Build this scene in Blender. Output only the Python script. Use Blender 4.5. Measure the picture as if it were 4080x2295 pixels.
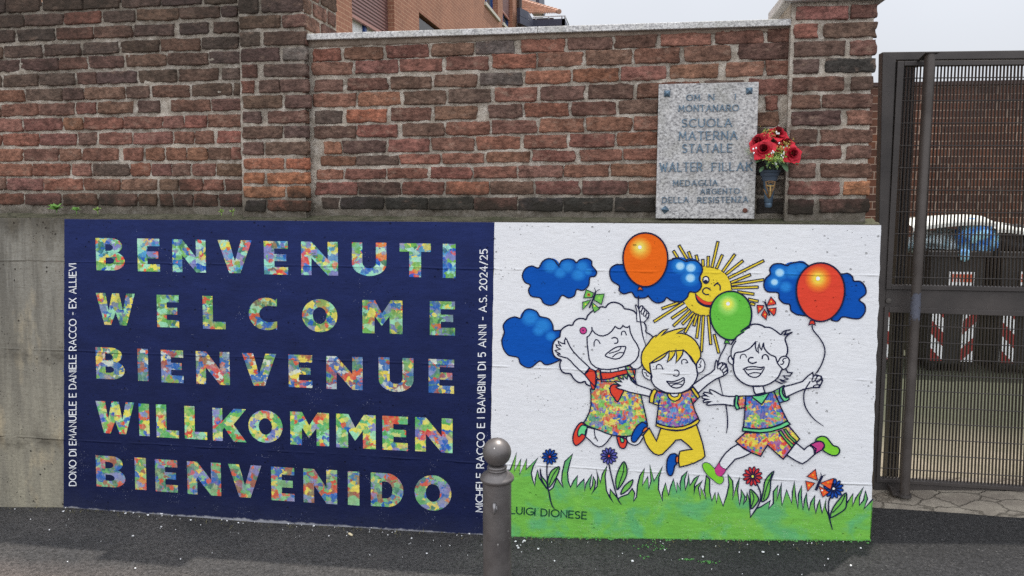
import bpy, bmesh, math, random
from mathutils import Vector, noise
from mathutils.geometry import tessellate_polygon
for o in list(bpy.data.objects): bpy.data.objects.remove(o)
random.seed(7)
SC = bpy.context.scene; COL = SC.collection
R = math.radians

# ------------------------------------------------------------------ camera
F, CX, CY = 3100.0, 2040.0, 1147.5          # focal length / centre in photo pixels
YAW, PITCH = R(8.9), R(7.6)
TILT = math.tan(R(3.3))                      # the old walls lean back a little
CAM = Vector((0, -4.0, 1.70))
fw = Vector((-math.sin(YAW)*math.cos(PITCH), math.cos(YAW)*math.cos(PITCH), -math.sin(PITCH)))
rt = Vector((math.cos(YAW), math.sin(YAW), 0)); up = rt.cross(fw)
cd = bpy.data.cameras.new('camera'); cam = bpy.data.objects.new('camera', cd); COL.objects.link(cam)
cam.location = CAM
cam.rotation_euler = fw.to_track_quat('-Z', 'Y').to_euler()
cd.sensor_width = 36; cd.lens = 36*F/4080; cd.clip_start = .05; cd.clip_end = 2000
SC.camera = cam

# ------------------------------------------------------------------ light
SUN_DIR = Vector((.15, .25, 1)).normalized()   # towards the sun
SUN_EL = math.asin(SUN_DIR.z)
SC.view_settings.view_transform = 'Standard'; SC.view_settings.look = 'None'
SC.cycles.use_denoising = False
SC.view_settings.exposure = 0.0; SC.view_settings.gamma = 1
w = bpy.data.worlds.new('World'); SC.world = w; w.use_nodes = True
nt = w.node_tree; nt.nodes.clear()
def N(t, k, **kw):
    n = t.nodes.new(k)
    for a, b in kw.items(): setattr(n, a, b)
    return n
sky = N(nt, 'ShaderNodeTexSky', sky_type='NISHITA', sun_disc=False)
sky.sun_elevation = SUN_EL; sky.sun_rotation = math.atan2(SUN_DIR.x, SUN_DIR.y)
sky.air_density = 1.0; sky.dust_density = 4.0; sky.ozone_density = 1.0
tc = N(nt, 'ShaderNodeTexCoord'); sx = N(nt, 'ShaderNodeSeparateXYZ'); nt.links.new(tc.outputs['Generated'], sx.inputs[0])
# high thin overcast: pale veil, brighter overhead; extra brightness added behind the camera to light the wall
def M(t, op, a, b=None, c=None, clamp=False):
    n = N(t, 'ShaderNodeMath', operation=op); n.use_clamp = clamp
    for i, x in enumerate((a, b, c)):
        if x is None: continue
        if isinstance(x, (int, float)): n.inputs[i].default_value = x
        else: t.links.new(x, n.inputs[i])
    return n.outputs[0]
zz = M(nt, 'MAXIMUM', sx.outputs['Z'], 0.0)
ny = M(nt, 'MAXIMUM', M(nt, 'MULTIPLY', sx.outputs['Y'], -1.0), 0.0)
veil = M(nt, 'ADD', M(nt, 'ADD', 7.4, M(nt, 'MULTIPLY', zz, 9.0)), M(nt, 'MULTIPLY', ny, 10.5))
nz = N(nt, 'ShaderNodeTexNoise'); nz.inputs['Scale'].default_value = 2.2; nz.inputs['Detail'].default_value = 4
nt.links.new(tc.outputs['Generated'], nz.inputs['Vector'])
veil = M(nt, 'MULTIPLY', veil, M(nt, 'ADD', M(nt, 'MULTIPLY', nz.outputs['Fac'], .22), .89))
vc = N(nt, 'ShaderNodeVectorMath', operation='SCALE'); vc.inputs[0].default_value = (.955, .985, 1.05)
nt.links.new(veil, vc.inputs['Scale'])
mx = N(nt, 'ShaderNodeMix', data_type='RGBA'); mx.inputs['Factor'].default_value = .82
nt.links.new(sky.outputs[0], mx.inputs['A']); nt.links.new(vc.outputs[0], mx.inputs['B'])
bg = N(nt, 'ShaderNodeBackground'); bg.inputs['Strength'].default_value = .102
nt.links.new(mx.outputs['Result'], bg.inputs['Color'])
wo = N(nt, 'ShaderNodeOutputWorld'); nt.links.new(bg.outputs[0], wo.inputs['Surface'])
sl = bpy.data.lights.new('sun', 'SUN'); sl.energy = 4.2; sl.angle = R(.7); sl.color = (1, .95, .87)
so = bpy.data.objects.new('sun', sl); COL.objects.link(so); so.location = (2, 3, 12)
so.rotation_euler = SUN_DIR.to_track_quat('Z', 'Y').to_euler()

# ------------------------------------------------------------------ photo pixel -> point on a real plane
def ray(u, v): return rt*((u-CX)/F) - up*((v-CY)/F) + fw
def onY(u, v, Y=0.0, T=TILT):               # on the leaning plane y = Y + T z
    d = ray(u, v); t = (Y + T*CAM.z - CAM.y)/(d.y - T*d.z); return CAM + d*t
def onX(u, v, X):
    d = ray(u, v); return CAM + d*((X-CAM.x)/d.x)
def onZ(u, v, Z):
    d = ray(u, v); return CAM + d*((Z-CAM.z)/d.z)

# ------------------------------------------------------------------ object helpers
def link(name, me, parent=None, mat=None):
    o = bpy.data.objects.new(name, me); COL.objects.link(o)
    if parent: o.parent = parent
    if mat:
        for m in (mat if isinstance(mat, (list, tuple)) else [mat]): me.materials.append(m)
    return o
def tag(o, label=None, cat=None, group=None, kind=None):
    if label: o['label'] = label
    if cat: o['category'] = cat
    if group: o['group'] = group
    if kind: o['kind'] = kind
    return o
def empty(name, loc, label, cat, group=None):
    o = bpy.data.objects.new(name, None); COL.objects.link(o); o.location = loc; o.empty_display_size = .1
    return tag(o, label, cat, group)
def mesh(name, verts, faces, parent=None, mat=None, smooth=False, mi=None, col=None):
    me = bpy.data.meshes.new(name)
    if parent is not None and parent.type == 'EMPTY':
        off = Vector(parent.location); verts = [Vector(v)-off for v in verts]
    elif parent is not None and parent.parent is not None and parent.parent.type == 'EMPTY':
        off = Vector(parent.parent.location); verts = [Vector(v)-off for v in verts]
    me.from_pydata([tuple(v) for v in verts], [], [tuple(f) for f in faces])
    if smooth: me.polygons.foreach_set('use_smooth', [True]*len(me.polygons))
    if mi: me.polygons.foreach_set('material_index', mi)
    if col:
        a = me.color_attributes.new('brick_col', 'FLOAT_COLOR', 'POINT')
        a.data.foreach_set('color', [c for q in col for c in (*q, 1)])
    me.update()
    return link(name, me, parent, mat)
class MB:                                   # collects shapes into one mesh
    def __init__(s): s.v = []; s.f = []
    def add(s, v, f):
        b = len(s.v); s.v += [Vector(x) for x in v]; s.f += [tuple(i+b for i in q) for q in f]
    def box(s, x0, x1, y0, y1, z0, z1):
        s.hexa([(x0,y0,z0),(x1,y0,z0),(x1,y1,z0),(x0,y1,z0),(x0,y0,z1),(x1,y0,z1),(x1,y1,z1),(x0,y1,z1)])
    def hexa(s, p): s.add(p, [(0,3,2,1),(4,5,6,7),(0,1,5,4),(1,2,6,5),(2,3,7,6),(3,0,4,7)])
    def slab(s, quad, d):                   # quad TL,TR,BR,BL (points), thickness vector d
        a = [Vector(q) for q in quad]; d = Vector(d)
        s.hexa([a[3], a[2], a[2]+d, a[3]+d, a[0], a[1], a[1]+d, a[0]+d])
    def tube(s, pts, r, n=8, cap=True):
        pts = [Vector(p) for p in pts]; rs = r if isinstance(r, (list, tuple)) else [r]*len(pts)
        V = []; Fc = []; a = None
        for i, p in enumerate(pts):
            d = (pts[min(i+1, len(pts)-1)] - pts[max(i-1, 0)]).normalized()
            if a is None: a = d.orthogonal().normalized()
            a = (a - d*a.dot(d)).normalized(); b = d.cross(a)
            V += [p + (a*math.cos(2*math.pi*k/n) + b*math.sin(2*math.pi*k/n))*rs[i] for k in range(n)]
        for i in range(len(pts)-1):
            for k in range(n):
                Fc.append((i*n+k, i*n+(k+1) % n, (i+1)*n+(k+1) % n, (i+1)*n+k))
        if cap: Fc += [tuple(range(n-1, -1, -1)), tuple(range((len(pts)-1)*n, len(pts)*n))]
        s.add(V, Fc)
    def lathe(s, prof, o, n=40, axis=Vector((0,0,1))):
        o = Vector(o); a = axis.orthogonal().normalized(); b = axis.cross(a); V = []; Fc = []
        for r, h in prof: V += [o + axis*h + (a*math.cos(2*math.pi*k/n)+b*math.sin(2*math.pi*k/n))*r for k in range(n)]
        for i in range(len(prof)-1):
            for k in range(n): Fc.append((i*n+k, i*n+(k+1) % n, (i+1)*n+(k+1) % n, (i+1)*n+k))
        Fc += [tuple(range(n-1, -1, -1)), tuple(range((len(prof)-1)*n, len(prof)*n))]
        s.add(V, Fc)
    def ball(s, c, r, nu=12, nv=8, sc=(1,1,1), wob=0, seed=0):
        V = []; Fc = []; c = Vector(c)
        for j in range(nv+1):
            t = math.pi*j/nv
            for i in range(nu):
                a = 2*math.pi*i/nu
                d = Vector((math.sin(t)*math.cos(a)*sc[0], math.sin(t)*math.sin(a)*sc[1], math.cos(t)*sc[2]))
                k = r*(1 + (wob*noise.noise(d*2.3+Vector((seed,)*3)) if wob else 0))
                V.append(c + d*k)
        for j in range(nv):
            for i in range(nu): Fc.append((j*nu+i, (j+1)*nu+i, (j+1)*nu+(i+1) % nu, j*nu+(i+1) % nu))
        s.add(V, Fc)
    def build(s, name, mat, parent=None, smooth=False): return mesh(name, s.v, s.f, parent, mat, smooth)
def bevel(o, wd, seg=2):
    m = o.modifiers.new('bevel', 'BEVEL'); m.width = wd; m.segments = seg; m.limit_method = 'ANGLE'; m.angle_limit = R(40); return o
def autosmooth(o, deg=35):
    me = o.data; me.polygons.foreach_set('use_smooth', [True]*len(me.polygons)); me.set_sharp_from_angle(angle=R(deg)); return o

# ------------------------------------------------------------------ materials
def lin(c):
    c = c/255; return c/12.92 if c <= .04045 else ((c+.055)/1.055)**2.4
def A(r, g, b, k=.80): return tuple(min(.88, lin(c)/k) for c in (r, g, b)) + (1,)   # colour seen in soft shade -> base colour
class Mat:
    def __init__(s, name, rough=.8, metal=0.0, spec=.4):
        s.m = bpy.data.materials.new(name); s.m.use_nodes = True; s.t = s.m.node_tree
        s.b = s.t.nodes['Principled BSDF']; s.b.inputs['Roughness'].default_value = rough
        s.b.inputs['Metallic'].default_value = metal; s.b.inputs['Specular IOR Level'].default_value = spec
        s.pos = N(s.t, 'ShaderNodeNewGeometry').outputs['Position']
    def L(s, a, b): s.t.links.new(a, b)
    def math(s, *a, **k): return M(s.t, *a, **k)
    def xyz(s, v=None):
        n = N(s.t, 'ShaderNodeSeparateXYZ'); s.L(v or s.pos, n.inputs[0]); return n.outputs
    def map(s, scale=(1,1,1), rot=(0,0,0), loc=(0,0,0), v=None):
        n = N(s.t, 'ShaderNodeMapping'); n.inputs['Scale'].default_value = scale; n.inputs['Rotation'].default_value = rot; n.inputs['Location'].default_value = loc
        s.L(v or s.pos, n.inputs[0]); return n.outputs[0]
    def noise(s, scale, detail=4, rough=.55, v=None, out='Fac', dist=0):
        n = N(s.t, 'ShaderNodeTexNoise'); n.inputs['Scale'].default_value = scale; n.inputs['Detail'].default_value = detail
        n.inputs['Roughness'].default_value = rough; n.inputs['Distortion'].default_value = dist
        s.L(v or s.pos, n.inputs['Vector']); return n.outputs[out]
    def voro(s, scale, v=None, feature='F1', out='Distance', rnd=1):
        n = N(s.t, 'ShaderNodeTexVoronoi', feature=feature); n.inputs['Scale'].default_value = scale; n.inputs['Randomness'].default_value = rnd
        s.L(v or s.pos, n.inputs['Vector']); return n.outputs[out]
    def ramp(s, f, stops, interp='LINEAR'):
        n = N(s.t, 'ShaderNodeValToRGB'); r = n.color_ramp; r.interpolation = interp
        while len(r.elements) < len(stops): r.elements.new(.5)
        for e, (p, c) in zip(r.elements, stops):
            e.position = p; e.color = c if not isinstance(c, (int, float)) else (c, c, c, 1)
        s.L(f, n.inputs[0]); return n.outputs[0]
    def rng(s, f, a, b, c=0.0, d=1.0):
        n = N(s.t, 'ShaderNodeMapRange'); s.L(f, n.inputs['Value'])
        for k, x in zip(('From Min', 'From Max', 'To Min', 'To Max'), (a, b, c, d)): n.inputs[k].default_value = x
        return n.outputs[0]
    def mix(s, f, a, b, mode='MIX'):
        n = N(s.t, 'ShaderNodeMix', data_type='RGBA', blend_type=mode)
        for k, x in (('Factor', f), ('A', a), ('B', b)):
            i = n.inputs[k] if k == 'Factor' else [q for q in n.inputs if q.name == k and q.type == 'RGBA'][0]
            if isinstance(x, (int, float)): i.default_value = x if k == 'Factor' else (x, x, x, 1)
            elif isinstance(x, tuple): i.default_value = x
            else: s.L(x, i)
        return [q for q in n.outputs if q.type == 'RGBA'][0]
    def bump(s, h, dist=.004, strength=1.0, nrm=None):
        n = N(s.t, 'ShaderNodeBump'); n.inputs['Distance'].default_value = dist; n.inputs['Strength'].default_value = strength
        s.L(h, n.inputs['Height'])
        if nrm: s.L(nrm, n.inputs['Normal'])
        s.L(n.outputs[0], s.b.inputs['Normal']); return n.outputs[0]
    def color(s, c):
        if isinstance(c, tuple): s.b.inputs['Base Color'].default_value = c
        else: s.L(c, s.b.inputs['Base Color'])
        return s.m
SEAMS = (1.252, .727, .194)
def wall_relief(m, amt=1.0):
    """cast concrete under the paint: board seams, blow holes, trowel grain; returns blow-hole mask"""
    x, y, z = m.xyz()
    wob = m.noise(3.0, 5); zw = m.math('ADD', z, m.math('MULTIPLY', m.math('SUBTRACT', wob, .5), .022))
    h = None
    gate = m.rng(m.noise(6, 3), .40, .62)
    for s0 in SEAMS:
        r = m.math('MULTIPLY', m.math('SUBTRACT', 1.0, m.math('DIVIDE', m.math('ABSOLUTE', m.math('SUBTRACT', zw, s0)), .008), clamp=True), gate)
        h = r if h is None else m.math('ADD', h, r)
    grain = m.noise(1.0, 6, .65, m.map((18, 18, 70)))
    lump = m.noise(26, 6, .6)
    vd = m.voro(24); pit = m.math('MULTIPLY', m.rng(vd, .17, .09), m.math('GREATER_THAN', m.noise(5.0, 2), .585))
    vd2 = m.voro(60, m.map((1,1,1), loc=(3.3, 0, 1.7))); pit2 = m.math('MULTIPLY', m.rng(vd2, .22, .12), m.math('GREATER_THAN', m.noise(9.0, 2, v=m.map((1,1,1), loc=(7,0,2))), .62))
    pits = m.math('MAXIMUM', pit, pit2)
    hh = m.math('ADD', m.math('MULTIPLY', h, 1.4), m.math('ADD', m.math('MULTIPLY', grain, .55), m.math('MULTIPLY', lump, .8)))
    hh = m.math('SUBTRACT', hh, m.math('MULTIPLY', pits, 1.2))
    m.bump(hh, .006*amt, .7)
    return pits
def paint(name, rgb, rough=.75, var=.12, spec=.15, k=.80):
    m = Mat(name, rough, 0, spec); c = A(*rgb, k=k*1.1)
    pits = wall_relief(m)
    f = m.math('ADD', 1-var, m.math('MULTIPLY', m.noise(1.0, 5, .6, m.map((9, 9, 22))), 2*var))
    col = m.mix(1.0, c, f, 'MULTIPLY')
    col = m.mix(m.math('MULTIPLY', pits, .55), col, (c[0]*.25+.01, c[1]*.25+.01, c[2]*.25+.012, 1))
    return m.color(col)
def confetti(name, scale, pal, rot=.5, gap=None, seed=0, mean=None):
    """dabs of poster paint in many colours"""
    m = Mat(name, .7, 0, .2); wall_relief(m)
    n = len(pal)
    def pick(sc, rt_, loc, st):
        v = m.map((sc*st, sc, sc), (0, rt_, 0), loc)
        wv = N(m.t, 'ShaderNodeVectorMath', operation='ADD'); m.L(v, wv.inputs[0])
        nn = N(m.t, 'ShaderNodeVectorMath', operation='SCALE'); m.L(m.noise(.9, 3, v=v, out='Color'), nn.inputs[0]); nn.inputs['Scale'].default_value = 1.15
        n2 = N(m.t, 'ShaderNodeVectorMath', operation='SCALE'); m.L(m.noise(3.2, 4, .65, v=v, out='Color'), n2.inputs[0]); n2.inputs['Scale'].default_value = .75
        n3 = N(m.t, 'ShaderNodeVectorMath', operation='ADD'); m.L(nn.outputs[0], n3.inputs[0]); m.L(n2.outputs[0], n3.inputs[1]); m.L(n3.outputs[0], wv.inputs[1])
        vn = N(m.t, 'ShaderNodeTexVoronoi'); vn.inputs['Scale'].default_value = 1; m.L(wv.outputs[0], vn.inputs['Vector'])
        sp = N(m.t, 'ShaderNodeSeparateColor'); m.L(vn.outputs['Color'], sp.inputs[0])
        return sp.outputs[0], sp.outputs[1], vn.outputs['Distance']
    st = [(i/n, A(*p)) for i, p in enumerate(pal)]
    a, a2, da = pick(scale, rot, (seed, 0, seed*.7), .55)
    b, b2, db = pick(scale*1.35, -rot*1.3, (seed+5, 0, 3), .8)
    c_, c2, dc = pick(scale*2.2, rot*2, (seed+9, 0, 1), 1.0)
    rot_ = lambda q: st[q:]+st[:q]
    pal2 = [(i/n, c) for i, (_, c) in enumerate(rot_(2))]; pal3 = [(i/n, c) for i, (_, c) in enumerate(rot_(3))]
    col = m.ramp(a, st, 'CONSTANT')
    col = m.mix(m.math('GREATER_THAN', b2, .48), col, m.ramp(b, pal2, 'CONSTANT'))
    col = m.mix(m.math('GREATER_THAN', c2, .72), col, m.ramp(c_, pal3, 'CONSTANT'))
    d2, d3, dd = pick(scale*.8, rot*1.7, (seed+2, 0, 8), .7)
    col = m.mix(m.math('MULTIPLY', m.rng(m.noise(scale*1.1, 3), .42, .62), .4 if scale < 25 else .25), col, m.ramp(d2, [(i/n, c) for i, (_, c) in enumerate(rot_(1))], 'LINEAR'))
    streak = m.noise(1.0, 5, .7, m.map((scale*4, scale, scale*1.4), (0, .6, 0)))
    col = m.mix(m.rng(streak, .52 if scale < 25 else .47, .8 if scale < 25 else .66, 0, .35 if scale < 25 else .30), col, A(*(gap or (214, 220, 204))))
    col = m.mix(.02, col, A(*(mean or (140, 160, 130))))
    col = m.mix(1.0, col, m.rng(m.noise(scale*2.5, 4), .3, .7, .78, 1.05), 'MULTIPLY')
    return m.color(col)
def plain(name, rgb, rough=.6, metal=0, var=.1, sc=20, bump=0, spec=.4, k=.80):
    m = Mat(name, rough, metal, spec); f = m.rng(m.noise(sc, 5), .3, .7, 1-var, 1+var)
    if bump: m.bump(m.noise(sc*3, 5), bump, .8)
    return m.color(m.mix(1.0, A(*rgb, k=k), f, 'MULTIPLY'))
MT = {}
NAVY = paint('navy_paint', (24, 31, 80), .5, .1, .3); INK = paint('ink_outline', (22, 26, 58), .55, .05)
# navy panel: faint lighter scuffs and white splash specks near the foot
def navy_panel():
    m = Mat('navy_wall_paint', .7, 0, .18); pits = wall_relief(m); x, y, z = m.xyz()
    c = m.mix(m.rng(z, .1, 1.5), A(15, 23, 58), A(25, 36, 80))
    c = m.mix(1.0, c, m.rng(m.noise(1.0, 6, .65, m.map((6, 6, 14))), .3, .7, .8, 1.2), 'MULTIPLY')
    sp = m.math('MULTIPLY', m.rng(m.voro(110), .16, .08), m.math('GREATER_THAN', m.math('ADD', m.noise(7, 3), m.rng(z, .6, -.2, 0, .10)), .66))
    c = m.mix(m.math('MULTIPLY', sp, .75), c, A(170, 175, 195))
    c = m.mix(m.math('MULTIPLY', pits, .6), c, (.004, .005, .015, 1))
    zg = m.math('ADD', m.math('ADD', z, m.math('MULTIPLY', x, -.004)), m.math('MULTIPLY', m.math('SUBTRACT', m.noise(9, 5, .7), .5), .05))
    c = m.mix(m.math('MULTIPLY', m.rng(zg, -.203, -.212), .75), c, A(190, 190, 192))
    c = m.mix(m.math('MULTIPLY', m.rng(m.math('ADD', z, m.math('MULTIPLY', m.noise(6, 6, .7), .22)), .03, -.12), .45), c, A(40, 44, 62))
    return m.color(c)
def white_panel():
    m = Mat('white_wall_paint', .6, 0, .3); pits = wall_relief(m)
    c = m.mix(m.rng(m.noise(2.5, 6, .6), .35, .7), (.80, .80, .80, 1), (.745, .75, .765, 1))
    c = m.mix(m.rng(m.noise(1.0, 6, .7, m.map((5, 5, 40))), .55, .8, 0, .25), c, (.70, .69, .66, 1))
    c = m.mix(m.math('MULTIPLY', pits, .55), c, (.16, .15, .14, 1))
    return m.color(c)
def grass_paint():
    m = Mat('green_grass_paint', .6, 0, .3); pits = wall_relief(m); x, y, z = m.xyz()
    c = m.mix(m.rng(m.noise(5.5, 6, .55, m.map((1, 1, 1.3), (0, .5, 0)), dist=.6), .48, .62), A(106, 172, 66, .86), A(90, 164, 100, .86))
    c = m.mix(m.rng(m.noise(9, 4), .55, .72, 0, .5), c, A(126, 182, 72, .86))
    c = m.mix(1.0, c, m.rng(m.noise(1.0, 5, .6, m.map((10, 10, 45))), .3, .7, .88, 1.12), 'MULTIPLY')
    sp = m.math('MULTIPLY', m.rng(m.voro(120, m.map((1, 1, 1.6))), .22, .10), m.math('GREATER_THAN', m.math('ADD', m.noise(11, 4), m.rng(z, .12, -.12, 0, .12)), .62))
    c = m.mix(m.math('MULTIPLY', sp, .7), c, A(205, 225, 195))
    return m.color(c)
YELLOW = paint('yellow_paint', (222, 196, 54)); RED = paint('red_paint', (212, 66, 46)); ORANGE = paint('orange_paint', (222, 98, 20))
BLUE = paint('blue_paint', (5, 76, 162)); BLUE2 = paint('light_blue_paint', (48, 140, 212)); BLUE3 = paint('sky_blue_paint', (26, 108, 196)); PALE = paint('pale_blue_paint', (150, 198, 232))
GREEN = paint('green_paint', (98, 182, 64)); MINT = paint('mint_paint', (104, 200, 132)); LEAF = paint('leaf_paint', (110, 180, 80)); PINK = paint('magenta_paint', (188, 62, 126))
WHITE = white_panel(); WHITE.name = 'white_wall_paint'; CHALK = paint('white_lettering', (226, 228, 236)); VIOLET = paint('violet_paint', (92, 92, 168)); DKBLUE = paint('cornflower_paint', (22, 72, 160))
DKRED = paint('dark_red_paint', (196, 52, 52)); GLOW = paint('glow_yellow_paint', (246, 196, 70)); GLOW2 = paint('glow_orange_paint', (238, 146, 44)); REDGLOW = paint('glow_red_paint', (226, 104, 48))
GLG = paint('glow_green_paint', (140, 202, 84)); LEMON = paint('lemon_paint', (226, 222, 76)); DGREEN = paint('dark_green_lettering', (16, 62, 48)); FLESHO = paint('orange_sock_paint', (232, 112, 40)); SHGREEN = paint('lime_shoe_paint', (122, 196, 52))
P1 = [(20,84,174),(146,212,180),(106,168,76),(234,208,88),(212,72,54),(122,124,178),(52,110,88),(72,146,190),(170,214,190)]
P2 = [(106,166,80),(30,88,164),(226,204,88),(82,148,78),(196,82,58),(108,118,160),(142,204,164),(140,154,84),(60,112,80)]
P3 = [(40,92,160),(202,78,60),(232,200,82),(108,160,86),(154,82,68),(118,130,174),(80,128,110),(200,206,190),(56,104,164)]
P4 = [(112,178,76),(30,90,172),(230,208,86),(146,210,168),(206,72,56),(126,130,180),(82,160,86),(206,206,120),(88,172,110)]
P5 = [(116,168,114),(40,94,168),(222,200,86),(130,184,130),(198,84,62),(124,130,176),(98,160,100),(150,90,72),(66,120,100)]
CONF = [confetti('letter_dabs', 19, p, .7, None, i*3.1) for i, p in enumerate((P1, P2, P3, P4, P5))]
PK = [(16,78,170),(208,56,44),(236,204,72),(110,184,70),(70,84,160),(228,120,50),(150,84,150),(70,140,190),(24,92,176)]
PD = [(236,210,76),(112,186,70),(18,84,174),(214,88,50),(126,182,84),(96,104,166),(236,200,84),(190,66,52),(70,146,116)]
SHIRT1 = confetti('shirt_dabs', 34, PK, .5, (228,226,222), 2); DRESS = confetti('dress_dabs', 32, PD, .4, (226,226,214), 5); SHIRT2 = confetti('jersey_dabs', 33, [PK[i] for i in (0,3,1,2,4,0,7,5,8)], .6, (228,226,222), 8)
SHORTS = confetti('shorts_dabs', 34, [PK[i] for i in (1,2,0,5,3,6,4,2,1)], .3, (228,220,200), 11)

# ------------------------------------------------------------------ the concrete wall and its mural
def gx(x):                                  # height of the asphalt along the foot of the wall
    K = [(-60,-.26),(-3.8,-.252),(-3.35,-.222),(-2.1,-.229),(-.75,-.210),(-.6,-.208),(.3,-.158),(1.23,-.097),(2.2,-.04),(4,.0),(60,.0)]
    for (a, b), (c, d) in zip(K, K[1:]):
        if x <= c: return b + (d-b)*(x-a)/(c-a)
    return 0
def gz(x, y):
    b = gx(x)
    if y < 0:
        t = max(0, 1 + y/3.0); return -.235 + (b + .235)*t + (-.02 if y < -2.5 else 0)*min(1, (-y-2.5)/.5)
    return b + .10*y
TOPZ = 1.503; XL, XR = -60.0, 1.212
wall = empty('concrete_wall', (0, .2, -.1), 'low concrete wall with welcome mural on its painted half, bare and stained at left', 'wall')
LAY = .00025
def P(u, v, k): return onY(u, v, -.0022 - LAY*k)
def concrete_mat():
    m = Mat('raw_concrete', .9, 0, .25); x, y, z = m.xyz()
    c = m.mix(m.rng(z, -.1, 1.1), A(142, 136, 118), A(126, 123, 114))
    c = m.mix(m.rng(m.noise(1.0, 5, .6, m.map((7, 7, 1.1))), .42, .68), c, A(108, 104, 94))
    c = m.mix(m.rng(m.noise(1.0, 5, .6, m.map((5, 5, 2.2), loc=(3, 0, 1))), .55, .72, 0, .65), c, A(180, 164, 132))
    dk = m.math('ADD', m.rng(m.math('ADD', z, m.math('MULTIPLY', m.noise(1.0, 6, .68, m.map((9, 9, 3.5))), .42)), 1.56, 1.68), 0)
    for s0 in SEAMS[1:]:
        d = m.math('ABSOLUTE', m.math('SUBTRACT', m.math('ADD', z, m.math('MULTIPLY', m.math('SUBTRACT', m.noise(5, 6, .7), .5), .20)), s0-.03))
        dk = m.math('ADD', dk, m.math('MULTIPLY', m.rng(d, .075, .0), m.rng(m.noise(6, 6, .75), .40, .60)))
    d = m.math('ABSOLUTE', m.math('SUBTRACT', m.math('ADD', z, m.math('MULTIPLY', m.math('SUBTRACT', m.noise(3, 5), .5), .02)), SEAMS[0]))
    dk = m.math('ADD', dk, m.rng(d, .005, .001, 0, .8))
    c = m.mix(m.math('MULTIPLY', m.math('MINIMUM', dk, 1.0), .82), c, A(58, 53, 44))
    c = m.mix(m.rng(m.noise(60, 6, .7), .45, .7, 0, .6), c, A(104, 98, 86))
    c = m.mix(m.math('MULTIPLY', m.rng(m.noise(1.0, 6, .7, m.map((11, 11, .9), loc=(2, 0, 0))), .46, .60), m.rng(z, .2, 1.2, .25, .75)), c, A(86, 83, 76))
    pits = wall_relief(m, 1.8)
    c = m.mix(m.math('MULTIPLY', pits, .9), c, A(50, 44, 38))
    return m.color(c)
CONC = concrete_mat()
def haunch_mat():
    m = Mat('mossy_mortar', .95, 0, .2)
    c = m.mix(m.rng(m.noise(7, 6, .7), .4, .65), A(98, 94, 78), A(62, 64, 46)); c = m.mix(m.rng(m.noise(40, 5), .5, .7), c, A(52, 52, 42))
    m.bump(m.noise(50, 6, .7), .012, .9); return m.color(c)
HAUNCH = haunch_mat()
# body: one leaning block
def lean(x, y, z): return (x, y + TILT*z, z)
b = MB(); zb = -.6
b.hexa([lean(XL, 0, zb), lean(1.222, 0, zb), lean(1.222, .5, zb), lean(XL, .5, zb), lean(XL, 0, TOPZ), lean(1.2035, 0, TOPZ), lean(1.2035, .5, TOPZ), lean(XL, .5, TOPZ)])
wo_ = b.build('wall_block', CONC, wall); bevel(wo_, .006, 2)
# sloping mortar haunch between concrete and brick
v = []; f = []
nx = 220
for i in range(nx+1):
    x = -8.5 + (XR-.01+8.5)*i/nx
    for j in range(5):
        t = j/4; y = .004 + .145*t; z = TOPZ + .001 + .024*t + .008*noise.noise(Vector((x*9, t*3, 0)))*min(1, t*3)
        v.append(lean(x, y, z))
for i in range(nx):
    for j in range(4): f.append((i*5+j, (i+1)*5+j, (i+1)*5+j+1, i*5+j+1))
mesh('mortar_haunch', v, f, wall, HAUNCH, True)

def cr(pts, closed=False, n=5):
    if len(pts) < 3: return pts
    P_ = [Vector((p[0], p[1])) for p in pts]; out = []; m = len(P_)
    for i in range(m if closed else m-1):
        p0 = P_[i-1] if (closed or i > 0) else P_[i]; p1 = P_[i]; p2 = P_[(i+1) % m]
        p3 = P_[(i+2) % m] if (closed or i+2 < m) else p2
        for k in range(n):
            t = k/n
            out.append(.5*((2*p1)+(p2-p0)*t+(2*p0-5*p1+4*p2-p3)*t*t+(3*p1-p0-3*p2+p3)*t**3))
    if not closed: out.append(P_[-1])
    return [(q.x, q.y) for q in out]
def uv2(p, k):                              # in-plane coordinates (x, z)
    q = P(p[0], p[1], k); return (q.x, q.z)
def plane_pt(x, z, k): return Vector((x, -.0022 - LAY*k + TILT*z, z))
def fill(mb, loops, k, xz=False):
    """flat painted area; loops in photo pixels, or wall metres when xz"""
    L2 = [[(q if xz else uv2(q, k)) for q in lp] for lp in loops]
    tri = tessellate_polygon([[Vector((a, c, 0)) for a, c in lp] for lp in L2])
    flat = [q for lp in L2 for q in lp]
    V = [plane_pt(a, c, k) for a, c in flat]; Fc = []
    for t in tri:
        a, b_, c = (flat[i] for i in t)
        ar = (b_[0]-a[0])*(c[1]-a[1])-(b_[1]-a[1])*(c[0]-a[0])
        if abs(ar) < 1e-10: continue
        Fc.append(tuple(t) if ar > 0 else tuple(reversed(t)))
    mb.add(V, Fc)
JIT = [0]
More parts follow.
